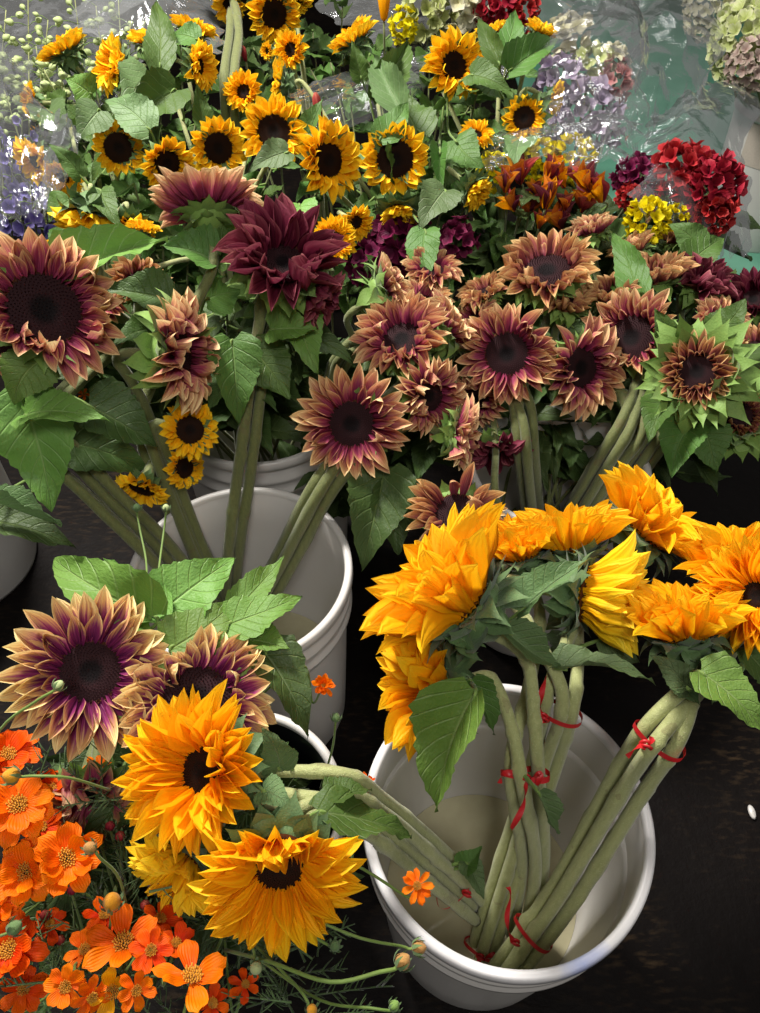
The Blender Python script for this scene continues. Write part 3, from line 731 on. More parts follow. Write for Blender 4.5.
SF('lemon', 586, 594, 88, .74, (.95, -.12, .12), 'B', 'lemon yellow half open sunflower pointing right, its petals swept together', auto=0, el=32, cs=.8,
   leaves=[(556, 668, .71, 654, 682, .69, 34, (.0, .8, .5), 'leaf_grey', 0), (600, 640, .74, 640, 662, .74, 30, (.2, .4, .8), 'leaf_grey', 4)])
SF('gold', 644, 531, 80, .82, (.62, .66, .10), 'B', 'golden sunflower standing highest above the front bucket, its green back to the left', auto=1, el=16, sc=.7, lmat='leaf_grey', cs=.9)
SF('gold', 684, 634, 84, .69, (-.12, .93, .25), 'C', 'broad golden sunflower facing up right above the right hand stem bunch', auto=0, el=24, neck=.03, cs=.8,
   leaves=[(690, 690, .66, 650, 655, .67, 30, (-.2, .3, .9), 'leaf_grey', 4), (668, 672, .67, 700, 705, .67, 28, (.2, .3, .9), 'leaf_grey', 1)])
SF('gold', 738, 572, 76, .75, (.05, .90, .30), 'C', 'golden sunflower at the right edge facing up behind the one with a dark centre', auto=0, el=16, cs=.85)
SF('gold', 757, 596, 64, .67, (-.15, .10, .95), 'C', 'golden sunflower cut by the right edge of the photo with dark centre facing forward', auto=0, disk=.26,
   leaves=[(700, 672, .64, 766, 735, .62, 56, (.1, .6, .7), 'leaf_bright', 0), (735, 665, .66, 712, 705, .66, 26, (-.3, .3, .8), 'leaf_grey', 3), (745, 650, .67, 790, 700, .66, 40, (.2, .5, .7), 'leaf', 2)])
# ---- bunch leaning out to the left
SF('gold', 202, 770, 92, .62, (-.50, .05, .82), 'D', 'big golden sunflower at lower left overlapping the gold tipped maroon one', auto=0, neck=.05, el=14, disk=.29,
   leaves=[(280, 770, .64, 262, 728, .62, 38, (-.2, .4, .8), 'leaf_grey', 4), (262, 790, .61, 292, 806, .60, 34, (.1, .4, .9), 'leaf_grey', 0)])
SF('gold', 280, 864, 90, .58, (.0, -.42, .90), 'D', 'big golden sunflower at bottom centre left, face tipped down, petals hanging', auto=0, neck=.05, fold=(90, 70, 80, 1.0), disk=.32, el=4,
   leaves=[(318, 812, .62, 412, 836, .66, 58, (.0, .7, .7), 'leaf', 4), (330, 800, .64, 372, 790, .66, 40, (.1, .8, .5), 'leaf', 1), (466, 862, .82, 484, 900, .80, 24, (.2, .4, .9), 'leaf_grey', 0), (462, 868, .82, 482, 846, .82, 24, (.1, .5, .9), 'leaf', 5)])
SF('lemon', 184, 862, 62, .64, (-.62, -.66, .30), 'D', 'yellow sunflower below the big golden one, seen from its side facing down left', auto=0, el=4)
SF('lemon', 150, 798, 32, .70, (-.85, .05, .3), 'D', 'small yellow half open sunflower showing behind the left of the big golden one', auto=0, el=15)
# ---- lower left, maroon with golden tips
SF('gold_tip', 90, 672, 88, .66, (.10, .12, .97), 'X', 'big maroon sunflower with golden petal tips and round dark centre at the left', auto=0, disk=.37,
   leaves=[(150, 618, .72, 54, 558, .78, 60, (-.2, .3, .9), 'leaf_bright', 3), (158, 622, .72, 104, 560, .78, 52, (.0, .3, .9), 'leaf_bright', 6)])
SF('gold_tip', 197, 700, 86, .68, (.12, .30, .90), 'X', 'maroon sunflower with golden tips, its lower half hidden by the big golden one', auto=0, disk=.44, fold=(115, 35, 75, .7),
   leaves=[(162, 612, .74, 236, 558, .78, 66, (.1, .4, .9), 'leaf_bright', 0), (170, 650, .71, 236, 600, .75, 58, (.1, .5, .8), 'leaf_bright', 4), (234, 612, .76, 284, 556, .80, 34, (-.1, .4, .9), 'leaf_bright', 6),
           (226, 626, .73, 302, 596, .76, 46, (.1, .6, .8), 'leaf_bright', 4), (262, 650, .73, 308, 738, .72, 56, (.5, .2, .8), 'leaf_dark', 0), (250, 640, .74, 290, 650, .72, 40, (.1, .5, .8), 'leaf_bright', 1)])
SF('burgundy', 92, 794, 60, .72, (-.1, -.7, .45), 'V', 'dull maroon sunflower hanging down below the big gold tipped one', auto=0, mat='plum')
# ---- middle left bucket
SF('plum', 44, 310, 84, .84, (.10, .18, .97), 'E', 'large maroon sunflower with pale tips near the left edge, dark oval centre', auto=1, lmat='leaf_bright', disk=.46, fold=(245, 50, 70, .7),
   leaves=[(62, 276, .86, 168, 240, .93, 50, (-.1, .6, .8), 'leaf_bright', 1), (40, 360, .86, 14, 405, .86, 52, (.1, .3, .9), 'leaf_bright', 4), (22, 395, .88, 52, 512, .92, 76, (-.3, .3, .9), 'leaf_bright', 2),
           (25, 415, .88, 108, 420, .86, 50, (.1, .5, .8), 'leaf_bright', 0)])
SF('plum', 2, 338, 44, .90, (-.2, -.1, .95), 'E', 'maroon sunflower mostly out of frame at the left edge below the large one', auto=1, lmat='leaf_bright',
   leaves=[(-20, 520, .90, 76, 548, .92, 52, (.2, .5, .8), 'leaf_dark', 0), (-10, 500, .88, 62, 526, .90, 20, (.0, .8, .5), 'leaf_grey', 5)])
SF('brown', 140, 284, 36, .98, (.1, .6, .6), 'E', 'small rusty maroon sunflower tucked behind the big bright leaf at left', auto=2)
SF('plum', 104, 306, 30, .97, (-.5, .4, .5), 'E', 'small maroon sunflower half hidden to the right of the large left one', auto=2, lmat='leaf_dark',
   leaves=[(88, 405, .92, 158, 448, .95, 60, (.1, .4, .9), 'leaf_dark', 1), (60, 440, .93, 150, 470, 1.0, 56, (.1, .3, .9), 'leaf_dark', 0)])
SF('plum', 180, 352, 66, .90, (.86, .10, .35), 'F', 'maroon sunflower facing right with a tuft of bright green bracts on its left side', auto=0, cs=1.15, calyx=('calyx_b', 's'),
   leaves=[(170, 300, .94, 102, 288, .92, 44, (.0, .5, .8), 'leaf_dark', 1), (168, 330, .94, 112, 345, .90, 40, (-.2, .4, .8), 'leaf', 4), (205, 300, .99, 240, 290, 1.04, 46, (.1, .4, .9), 'leaf_bright', 2)])
SF('plum', 208, 212, 66, .98, (-.05, .78, -.45), 'F', 'maroon sunflower seen from behind, petals fanned up over light green bracts', auto=0, el=14, calyx=('calyx_b', 's'), cs=.72,
   leaves=[(215, 262, .97, 160, 246, .96, 46, (.0, .6, .8), 'leaf', 5), (220, 255, .98, 258, 240, .96, 44, (.1, .5, .8), 'leaf', 0)])
SF('burgundy', 284, 264, 76, .96, (.12, .62, .70), 'G', 'dark burgundy sunflower, the darkest of all, left of centre', auto=1, lmat='leaf_dark', el=14,
   leaves=[(232, 340, .96, 238, 425, .98, 50, (.1, .3, .9), 'leaf', 0), (250, 345, .98, 290, 400, .98, 54, (.1, .3, .9), 'leaf', 2), (270, 330, .98, 318, 330, .97, 44, (.1, .5, .8), 'leaf_bright', 1)])
SF('burgundy', 314, 296, 40, .98, (.75, -.45, .35), 'G', 'dark pinkish maroon sunflower pointing down right below the darkest one', auto=1, mat='burgundy', el=20,
   leaves=[(300, 310, 1.0, 318, 375, .98, 42, (.1, .3, .9), 'leaf_bright', 4)])
SF('plum', 352, 424, 62, .98, (-.08, -.02, 1.0), 'H', 'maroon sunflower with peach tips facing forward in the very centre of the photo', auto=0, disk=.40,
   leaves=[(385, 470, 1.0, 362, 570, 1.0, 62, (.1, .3, .9), 'leaf_dark', 0), (395, 480, 1.02, 398, 555, 1.02, 56, (.3, .3, .9), 'leaf_dark', 5)])
SF('plum', 402, 340, 56, 1.04, (-.2, .55, .75), 'H', 'maroon sunflower above and behind the central one, petals pointing up', auto=1, lmat='leaf_dark', el=16)
SF('plum', 428, 396, 46, 1.02, (.45, -.15, .70), 'H', 'maroon sunflower peeking out right of the central one', auto=1, lmat='leaf_dark', el=14)
SF('plum', 458, 434, 42, 1.02, (.85, -.15, .15), 'H', 'maroon sunflower facing away right, its green back beside the central one', auto=1, lmat='leaf_dark', el=22, calyx=('calyx_b', 's'))
SF('plum', 388, 290, 40, 1.08, (.70, .45, .10), 'L', 'pinkish maroon sunflower with large light green back, above centre', auto=1, el=25, cs=1.25, calyx=('calyx_b', 's'))
SF('plum', 448, 330, 46, 1.08, (.70, .50, -.05), 'L', 'maroon sunflower turned away, green back up, between the central and the round right one', auto=1, el=24, calyx=('calyx_b', 's'))
SF('plum', 432, 270, 34, 1.18, (.1, .7, .4), 'L', 'small pale maroon sunflower behind the turned away one', auto=2, lmat='leaf_dark')
# ---- right bucket in the shade
SF('plum', 507, 354, 54, 1.06, (-.05, .10, 1.0), 'I', 'round maroon sunflower with dark centre facing forward, right of the centre', auto=1, lmat='leaf', disk=.43)
SF('brown', 547, 272, 58, 1.16, (-.02, .74, .60), 'I', 'peach and maroon sunflower with crown of upright petals above the round right one', auto=1, disk=.46, el=14)
SF('plum', 484, 294, 30, 1.17, (-.3, .75, .4), 'I', 'pale maroon sunflower half hidden above left of the round right one', auto=1, lmat='leaf_dark', el=20, mat='brown')
SF('plum', 580, 368, 56, 1.08, (.62, -.05, .70), 'J', 'narrow maroon sunflower turned right with drooping lower petals', auto=1, el=14, lmat='leaf_bright', gap=(120, 50, .5))
SF('plum', 566, 304, 34, 1.16, (.2, .7, .4), 'J', 'peach maroon sunflower standing upright above the narrow drooping one', auto=0, el=25, mat='brown')
SF('plum', 632, 338, 56, 1.10, (-.28, .26, .90), 'J', 'broad maroon sunflower with folded petals, left of the green bracted one', auto=1, el=16, disk=.44, fold=(240, 70, 60, .7))
SF('brown', 654, 278, 46, 1.20, (.0, .90, .25), 'J', 'rusty maroon sunflower with petals standing upright at the right', auto=1, el=22,
   leaves=[(640, 300, 1.14, 612, 232, 1.22, 30, (-.2, .4, .8), 'leaf', 4), (630, 310, 1.15, 634, 240, 1.24, 36, (.1, .4, .8), 'leaf', 6)])
SF('burgundy', 700, 284, 40, 1.20, (.45, .65, .45), 'K', 'deep magenta maroon sunflower below the crimson flower cluster', auto=1, el=16,
   leaves=[(690, 262, 1.22, 724, 238, 1.24, 34, (.1, .4, .8), 'leaf', 0), (700, 250, 1.23, 668, 224, 1.24, 30, (-.1, .4, .8), 'leaf', 4)])
SF('burgundy', 753, 300, 38, 1.20, (.0, .5, .7), 'K', 'dark maroon sunflower at the right edge on teal background', auto=1, el=16)
SF('closed', 697, 372, 62, 1.02, (-.02, .22, .96), 'K', 'half open rusty sunflower ringed by large pale green pointed bracts', auto=0, cs=1.12,
   leaves=[(680, 350, 1.06, 655, 308, 1.04, 36, (-.4, .4, .8), 'leaf', 0), (715, 335, 1.08, 746, 298, 1.05, 40, (.2, .6, .6), 'leaf', 4), (665, 400, 1.04, 648, 442, 1.02, 36, (-.2, .3, .9), 'leaf', 1),
           (690, 425, 1.05, 672, 478, 1.04, 42, (.1, .4, .8), 'leaf', 5), (705, 430, 1.05, 716, 472, 1.04, 44, (.1, .4, .8), 'leaf', 0)])
SF('closed', 740, 416, 44, 1.06, (.1, .2, .9), 'K', 'dark half closed sunflower in green bracts at the right edge, lower of two', auto=1, cs=1.15)
SF('plum', 756, 352, 32, 1.12, (.1, .3, .9), 'K', 'pinkish sunflower cut by the right edge beside the green bracted one', auto=1, mat='brown')
SF('plum', 592, 232, 30, 1.26, (-.1, .92, .2), 'J', 'small maroon bud like sunflower standing upright behind the peach one', auto=2, el=40)
SF('brown', 678, 240, 26, 1.28, (.0, .92, .2), 'K', 'small upright rusty sunflower beside the yellow chrysanthemum', auto=0, el=40)
SF('burgundy', 498, 448, 40, 1.10, (.1, -.75, .3), 'M1', 'dark maroon sunflower hanging down in shade right of centre', auto=1, lmat='leaf_dark')
SF('brown', 456, 514, 58, .93, (-.05, .42, .85), 'M1', 'rusty maroon sunflower low behind the largest golden one, petals curling', auto=0, el=14, disk=.40, gap=(90, 60, .55), neck=.02)
SF('plum', 474, 322, 34, 1.17, (-.45, .55, .4), 'L', 'maroon sunflower wedged left of the round right one, petals leaning up left', auto=0, el=20)
SF('plum', 478, 398, 36, 1.10, (-.3, -.35, .6), 'I', 'maroon sunflower peeking out below left of the round right one', auto=0, el=12)
SF('brown', 612, 296, 36, 1.17, (-.1, .85, .35), 'J', 'rusty maroon sunflower with upright petals right behind the narrow turned one', auto=0, el=26)
SF('brown', 632, 252, 30, 1.25, (-.3, .85, .25), 'J', 'small tan maroon sunflower just below the large yellow chrysanthemum', auto=0, el=28)
SF('plum', 424, 302, 34, 1.15, (.2, .75, .4), 'L', 'maroon sunflower with upward petals directly above the one over the centre', auto=0, el=24)
SF('plum', 718, 322, 34, 1.16, (.4, .6, .5), 'K', 'maroon sunflower tucked behind the top of the green bracted one', auto=0, el=20)
# ---- small yellow sunflowers hanging between the stems
SF('yellow', 190, 430, 28, .93, (.15, .05, 1.0), 'F', 'small yellow sunflower facing forward among the stems above the middle left bucket', auto=0)
BUNCH['F']['n'] = 5
SF('yellow', 184, 468, 21, 1.0, (.5, -.1, .8), 'F', 'small yellow sunflower partly hidden just under the forward facing one', auto=0)
SF('yellow', 142, 488, 27, .98, (-.3, -.75, .35), 'F', 'small yellow sunflower hanging sideways behind the left stems', auto=0)
# ---- far yellow sunflowers
Y = 'yellow'; YC = 'yellowcup'
SF(YC, 66, 52, 27, 1.50, (-.55, .70, .0), 'P', 'yellow sunflower at top left seen from behind, petals up', auto=2, leaves=[(92, 95, 1.45, 66, 78, 1.42, 36, (-.2, .3, .9), 'leaf_bright', 0)])
SF(YC, 116, 66, 28, 1.42, (-.72, .20, .30), 'P', 'bushy yellow sunflower pointing left, second from the top left', auto=2)
SF(YC, 148, 42, 20, 1.50, (-.1, .90, .1), 'P', 'small yellow sunflower peeping up left of the tall leaf at top left', auto=1, leaves=[(160, 70, 1.40, 156, 0, 1.44, 30, (-.1, .2, .9), 'leaf', 4)])
SF(YC, 193, 32, 24, 1.50, (.15, .95, .0), 'Q', 'yellow sunflower facing up at the right of the tall top left leaf', auto=1, leaves=[(198, 40, 1.42, 170, 36, 1.44, 26, (.0, .5, .8), 'leaf', 0)])
SF(YC, 198, 66, 24, 1.42, (.70, .05, .45), 'Q', 'half open yellow sunflower pointing right, green bracts to its left', auto=1, leaves=[(176, 90, 1.34, 118, 130, 1.30, 42, (.0, .4, .9), 'leaf', 1), (150, 75, 1.36, 128, 118, 1.30, 48, (.1, .3, .9), 'leaf_grey', 4)])
SF(YC, 32, 100, 16, 1.50, (-.8, .1, .2), 'P', 'small yellow sunflower at far left pointing left behind clear wrap', auto=1, leaves=[(48, 110, 1.45, 70, 140, 1.42, 36, (.0, .4, .9), 'leaf_grey', 5)])
SF(Y, 119, 148, 24, 1.33, (-.10, -.10, 1.0), 'P', 'yellow sunflower with dark round centre below the big leaf at top left', auto=1, leaves=[(100, 110, 1.30, 78, 140, 1.30, 36, (-.1, .3, .9), 'leaf_grey', 0)], disk=.58)
SF(Y, 167, 163, 27, 1.30, (.30, -.30, .80), 'Q', 'yellow sunflower tilted down right, between two dark centred ones', auto=1, leaves=[(150, 130, 1.28, 104, 100, 1.30, 40, (.0, .3, .9), 'leaf_grey', 4)], el=10)
SF(Y, 218, 148, 28, 1.28, (.25, -.05, .9), 'Q', 'yellow sunflower with dark centre just above the fanned maroon one', auto=1, disk=.5)
SF(YC, 36, 160, 24, 1.42, (-.60, -.35, .5), 'P', 'yellow sunflower beside the violet flower spikes at far left', auto=1)
SF(YC, 64, 176, 20, 1.40, (-.2, -.5, .7), 'P', 'small yellow sunflower right of the one beside the violet spikes', auto=1)
SF(YC, 88, 214, 34, 1.20, (-.1, -.90, .12), 'P', 'yellow sunflower hanging face down with big green back at left', auto=1, neck=.02, cs=1.2, leaves=[(100, 190, 1.18, 122, 228, 1.16, 26, (.0, .2, .9), 'leaf', 4), (70, 200, 1.2, 48, 222, 1.18, 30, (-.2, .4, .8), 'leaf', 0)])
SF(YC, 128, 226, 26, 1.22, (.1, -.70, .4), 'P', 'yellow sunflower next to the face down one above the big bright leaf', auto=0, neck=.02)
SF(YC, 143, 230, 17, 1.18, (.05, .9, .2), 'Q', 'little yellow flower with petals pointing up above the big bright leaf', auto=0)
SF(YC, 60, 250, 16, 1.16, (.0, .85, .3), 'P', 'little yellow flower sticking up right of the large left maroon one', auto=0)
SF(YC, 229, 4, 17, 1.60, (.0, -.3, .5), 'U', 'yellow sunflower cut by the top edge on thick upright stems', auto=0)
SF(Y, 274, 14, 27, 1.58, (.35, -.1, .85), 'U2', 'yellow sunflower with dark centre at the top edge right of the thick stems', auto=1)
SF(YC, 298, 0, 15, 1.66, (.2, -.6, .4), 'U2', 'small yellow flower touching the top edge right of the dark centred one', auto=0)
SF(YC, 291, 50, 18, 1.50, (-.25, .15, .8), 'U2', 'bushy yellow sunflower below the dark centred one at the top edge', auto=0)
SF(YC, 268, 51, 9, 1.52, (-.6, .0, .6), 'U2', 'tiny yellow bloom left of the bushy yellow one near the top', auto=0)
SF(YC, 246, -22, 24, 1.58, (.3, .6, .4), 'U', 'right one of the thick upright green stems rising out of the top edge', auto=0)
SF(YC, 214, -24, 24, 1.58, (-.3, .6, .4), 'U', 'left one of the thick upright green stems rising out of the top edge', auto=0)
SF(YC, 282, 84, 22, 1.42, (-.92, .05, -.05), 'R', 'yellow sunflower in full side view facing left, green back to the right', auto=0, el=-8, cs=1.1, neck=.03)
SF(YC, 244, 92, 20, 1.46, (-.3, .2, .7), 'Q', 'yellow sunflower half hidden above the wide open one with dark centre', auto=1)
SF(Y, 274, 132, 33, 1.26, (-.08, .22, .95), 'Q', 'wide open yellow sunflower with dark centre, upper middle left', auto=1, disk=.48, el=6, leaves=[(288, 152, 1.2, 248, 172, 1.2, 30, (.0, .5, .8), 'leaf_grey', 0)])
SF(Y, 328, 160, 38, 1.24, (.52, .02, .80), 'R', 'tall oval yellow sunflower turned right beside the round front facing one', auto=1, el=8, disk=.42)
SF(Y, 395, 159, 33, 1.24, (.02, .0, 1.0), 'R', 'round yellow sunflower with large dark centre facing forward, upper middle', auto=0, disk=.53,
   leaves=[(402, 112, 1.28, 374, 56, 1.34, 32, (-.1, .1, .95), 'leaf_grey', 1), (380, 140, 1.22, 408, 102, 1.24, 30, (.0, .5, .8), 'leaf', 4), (420, 135, 1.30, 400, 90, 1.34, 44, (.1, .3, .9), 'leaf', 2), (370, 100, 1.35, 408, 40, 1.4, 30, (.3, .3, .8), 'leaf', 5),
           (445, 190, 1.22, 418, 230, 1.20, 40, (.0, .3, .9), 'leaf_grey', 0), (425, 230, 1.2, 430, 290, 1.18, 34, (-.1, .3, .9), 'leaf', 4)])
SF(YC, 398, 210, 22, 1.28, (.0, -.80, .5), 'R', 'nodding yellow bud like sunflower under the round front facing one', auto=1, neck=.02, cs=1.3, el=25)
SF(YC, 334, 240, 23, 1.18, (.1, .1, .9), 'R', 'ragged yellow sunflower right of the darkest burgundy one', auto=1, leaves=[(300, 205, 1.2, 312, 240, 1.18, 30, (.1, .4, .9), 'leaf_bright', 0)])
SF(YC, 356, 222, 18, 1.22, (.4, -.2, .8), 'R', 'small yellow sunflower behind the ragged one, upper middle', auto=1)
SF(YC, 354, 42, 28, 1.50, (-.5, .80, .05), 'R', 'yellow sunflower facing up left at the top, half wrapped in leaves', auto=1, leaves=[(362, 80, 1.45, 352, 40, 1.42, 20, (.0, .2, .9), 'leaf', 1)])
SF(Y, 454, 66, 34, 1.40, (.40, .22, .86), 'T', 'yellow sunflower with half hidden dark centre at upper middle right', auto=1, el=10, disk=.38,
   leaves=[(470, 75, 1.34, 512, 92, 1.32, 30, (.0, .6, .8), 'leaf', 0), (455, 140, 1.3, 484, 168, 1.28, 40, (.0, .5, .8), 'leaf', 4), (440, 150, 1.28, 442, 200, 1.25, 16, (.0, .2, .9), 'leaf', 5)])
SF(YC, 492, 34, 18, 1.45, (-.2, .93, .0), 'T', 'yellow topped green bud right of the upper sunflower with half hidden centre', auto=0, cs=1.3,
   leaves=[(502, 60, 1.40, 515, 10, 1.44, 26, (.0, .1, .95), 'leaf', 4), (508, 72, 1.38, 560, 38, 1.40, 34, (.0, .4, .9), 'leaf', 1), (500, 66, 1.38, 478, 18, 1.42, 20, (-.1, .2, .9), 'leaf', 0)])
SF(YC, 540, 32, 17, 1.48, (.45, .85, .1), 'T', 'small yellow sunflower peeking over a leaf beside the clear wrap at the top', auto=0)
SF(Y, 524, 118, 21, 1.34, (.0, .0, 1.0), 'T', 'small yellow sunflower with dark centre inside a wide ruff of green bracts', auto=0, disk=.50, cs=1.5,
   leaves=[(520, 140, 1.34, 514, 166, 1.3, 34, (.0, .3, .9), 'leaf_grey', 0), (498, 90, 1.36, 468, 88, 1.34, 26, (.0, .5, .8), 'leaf', 4)])
SF(YC, 553, 98, 17, 1.46, (.8, -.2, .2), 'T', 'small yellow flower inside the clear wrap right of the ruffed one', auto=0)
SF(YC, 476, 136, 18, 1.32, (.2, .55, .6), 'T', 'yellow sunflower right of the round front facing one, petals bunched up', auto=1)
SF(YC, 474, 190, 20, 1.26, (.55, -.45, .4), 'T', 'budding yellow sunflower in grey green bracts beside the orange lily like flowers', auto=1, cs=1.4, el=20)
# ------------------------------------------------------------------ red ties
def mid(bn, k, t): P = BUNCH[bn]['pts']; return P[k].lerp(P[k+1], t), P[k+1]-P[k]
ribbon_tie(W(525, 774, .737), UP, .0235, 'red tie knotted round the middle stem bunch above the front bucket, long tail',
           [[(-6, 4, 2), (-14, 7, 2), (-22, 4, 0), (-24, -4, 0)], [(0, -12, 3), (-4, -28, 4), (-14, -46, 4)], [(8, 4, 3), (14, 6, 4), (10, -4, 6)]])
p, a = mid('B', 2, .75); ribbon_tie(p, a, .0235, 'red tie round the rear stem bunch above the front bucket, shreds upward',
           [[(-4, 12, 4), (-2, 26, 4), (2, 42, 6)], [(-6, -4, 5), (-8, 6, 6), (-3, 12, 6)]], knot=(-.012, .004))
ribbon_tie(W(659, 739, .684), BUNCH['C']['pts'][3]-BUNCH['C']['pts'][2], .0245, 'red tie near the top of the right slanting bunch, flat tab sticking left',
           [[(-8, 0, 3), (-18, -8, 4)], [(3, 4, 3), (5, 9, 3)]], knot=(-.006, .002))
ribbon_tie(W(533, 932, .864), BUNCH['C']['pts'][1]-BUNCH['C']['pts'][0], .0250, 'red tie low on the right slanting bunch, tail standing up, inside the bucket',
           [[(-8, 14, 4), (-10, 34, 6), (-6, 56, 6), (-9, 66, 6)]], knot=(-.014, -.004))
ribbon_tie(W(483, 948, .93), BUNCH['B']['pts'][1]-BUNCH['B']['pts'][0], .0240, 'red tie round the lowest left stem ends inside the front bucket',
           [[(8, 2, 2), (18, 6, 3)], [(-3, -8, 3), (-4, -24, 3)]])
ribbon_tie(W(455, 884, .87), BUNCH['D']['pts'][1]-BUNCH['D']['pts'][0], .0300, 'thin red tie on the bunch leaning in from the left of the bucket', [], w=.0014)

# ------------------------------------------------------------------ cosmos in the dark bucket
cb = Vector((-.22, .27, .10))
def cbj(k): return cb + Vector((.05*math.cos(k*2.4), .05*math.sin(k*2.4), .02))
CO = [
 (18, 806, 40, .62, (-.1, .35, .9), 'orange', 8, 2, 'orange cosmos at left edge, the highest of the fully open ones'),
 (67, 858, 40, .60, (.05, .15, 1.0), 'orange', 8, 2, 'orange cosmos with broad petals and yellow eye, nearest the yellow sunflowers'),
 (26, 872, 36, .62, (-.2, .05, 1.0), 'orange', 8, 2, 'orange cosmos at left edge overlapped by the broad petalled one'),
 (8, 756, 34, .68, (.0, .5, .8), 'redorange', 8, 2, 'red orange cosmos at left edge under the gold tipped sunflower'),
 (50, 790, 26, .70, (.1, .6, .6), 'redorange', 8, 2, 'red orange cosmos half hidden beneath the gold tipped sunflower petals'),
 (10, 950, 38, .61, (-.3, .2, .9), 'redorange', 8, 2, 'red orange cosmos at the left edge near the bottom'),
 (124, 944, 42, .60, (.0, .35, .9), 'orange', 6, 1, 'orange cosmos with one large upright petal above the bottom cluster'),
 (151, 950, 24, .585, (.05, .0, 1.0), 'redorange', 8, 1, 'small round orange cosmos facing forward in the bottom cluster'),
 (192, 978, 42, .57, (.1, .55, .7), 'orange', 6, 1, 'large orange cosmos with spread petals at the bottom edge'),
 (66, 986, 25, .58, (-.2, -.2, .9), 'orange', 8, 1, 'orange cosmos with ragged petals at the bottom left edge'),
 (92, 996, 22, .575, (.2, -.5, .8), 'orange', 7, 1, 'orange cosmos hanging at the bottom edge beside the yellow petal'),
 (136, 990, 22, .57, (.2, -.2, .9), 'orange', 7, 1, 'orange cosmos with big golden eye at the bottom edge'),
 (112, 990, 30, .585, (.0, -.2, .5), 'amber', 5, 1, 'amber yellow cosmos with long hanging petals at the bottom edge'),
 (85, 950, 24, .62, (-.1, .3, .8), 'orange', 7, 1, 'dim orange cosmos in the middle of the lower left cluster'),
 (160, 920, 24, .64, (.2, .5, .7), 'redorange', 7, 1, 'red orange cosmos below the side facing yellow sunflower'),
 (50, 925, 20, .66, (.0, .3, .9), 'redorange', 7, 1, 'shaded red orange cosmos among dark foliage at lower left'),
 (245, 985, 18, .64, (.2, .3, .8), 'redorange', 6, 1, 'shaded orange cosmos at the bottom under the hanging golden sunflower'),
 (98, 770, 18, .72, (.2, .4, .7), 'orange', 7, 1, 'small orange cosmos in shade under the gold tipped petals'),
 (40, 828, 26, .66, (.2, .5, .8), 'redorange', 8, 2, 'deep orange cosmos showing between the three open ones at left'),
 (-4, 905, 30, .63, (-.3, .3, .9), 'orange', 8, 2, 'orange cosmos mostly cut off by the left edge above the lowest red orange one'),
 (104, 916, 22, .63, (.1, .5, .8), 'redorange', 8, 1, 'red orange cosmos behind the round yellow green bud'),
 (24, 990, 26, .63, (-.1, .3, .9), 'redorange', 8, 1, 'shaded red orange cosmos in the bottom left corner'),
 (176, 944, 22, .61, (.2, .5, .8), 'redorange', 8, 1, 'red orange cosmos peeking out above the spread petalled one'),
 (212, 1004, 22, .62, (.3, .3, .9), 'redorange', 7, 1, 'shaded orange cosmos touching the bottom edge right of the spread petalled one'),
]
for i, (px, py, r, d, n, mt, N, rows, lab) in enumerate(CO):
    cosmos(px, py, r*.95, d, n, lab, cbj(i), mt, N, rows, 8, i+1, .50 if rows == 2 else .52)
cosmos(417, 886, 17, .60, (.1, .2, 1.0), 'small orange cosmos on a thin stem in front of the white front bucket', W(255, 850, .70), 'orange', 9, 1, 4, 40, .42)
cosmos(323, 686, 13, .78, (.2, .3, .8), 'small orange cosmos against the outside of the middle left white bucket', W(255, 700, .80), 'orange', 8, 2, 20, 41, .45)
cosmos(366, 782, 13, .72, (.3, .6, .6), 'small red cosmos bloom above the leaning stems left of the front bucket', W(330, 900, .80), 'redorange', 6, 1, 35, 42, .4)
cosmos(371, 806, 10, .70, (.3, -.4, .8), 'tiny red cosmos bloom just left of the front bucket rim', W(335, 905, .80), 'redorange', 6, 1, 35, 43, .4)
cosmos(84, 394, 8, .96, (-.3, .2, .9), 'tiny orange flower between the big leaves at left', W(120, 520, 1.1), 'orange', 6, 1, 35, 44, .4)
P_ = lambda *q: [W(*c) for c in q]
bud(418, 948, .60, 'brownish cosmos bud at the lower left rim of the front bucket', P_((225, 930, .66), (290, 915, .60), (360, 938, .59), (400, 946, .60)), 8, n=(.95, .1, .2), col='budtip')
bud(402, 962, .57, 'green and orange striped bud just below the brownish one', P_((225, 950, .64), (270, 962, .58), (330, 982, .56), (380, 972, .565)), 9, n=(.75, .6, .3), col='budtip', sr=.0016)
bud(394, 1006, .56, 'green bud at the bottom edge left of the front bucket', P_((260, 960, .62), (320, 1000, .58), (370, 1008, .56)), 6, n=(.6, .5, .5), col='calyx_b')
bud(312, 1010, .56, 'yellowish bud touching the bottom edge', P_((250, 940, .62), (300, 990, .57)), 6, n=(.1, .5, .8), col='eye')
bud(256, 968, .57, 'small pale bud right under the hanging golden petals', P_((230, 900, .64), (252, 945, .60)), 7, n=(.1, .1, .9), col='bell')
bud(335, 946, .62, 'small brown green bud below the hanging golden sunflower', P_((240, 900, .68), (300, 930, .62)), 6, n=(.2, .2, .9), col='calyx_s')
bud(112, 902, .60, 'round yellow green bud standing above the bottom cosmos cluster', P_((100, 990, .66), (108, 940, .62)), 10, n=(0, .5, .8), col='eye')
bud(12, 776, .57, 'yellow green bud on a stem over the left cosmos', P_((110, 790, .62), (70, 778, .58), (35, 776, .57)), 9, n=(-.9, .2, .4), col='eye')
bud(58, 686, .60, 'pinkish bud on a thin stem crossing the big gold tipped sunflower', P_((-30, 790, .66), (0, 730, .61), (35, 702, .60)), 6, n=(.7, .7, .2), col='bell')
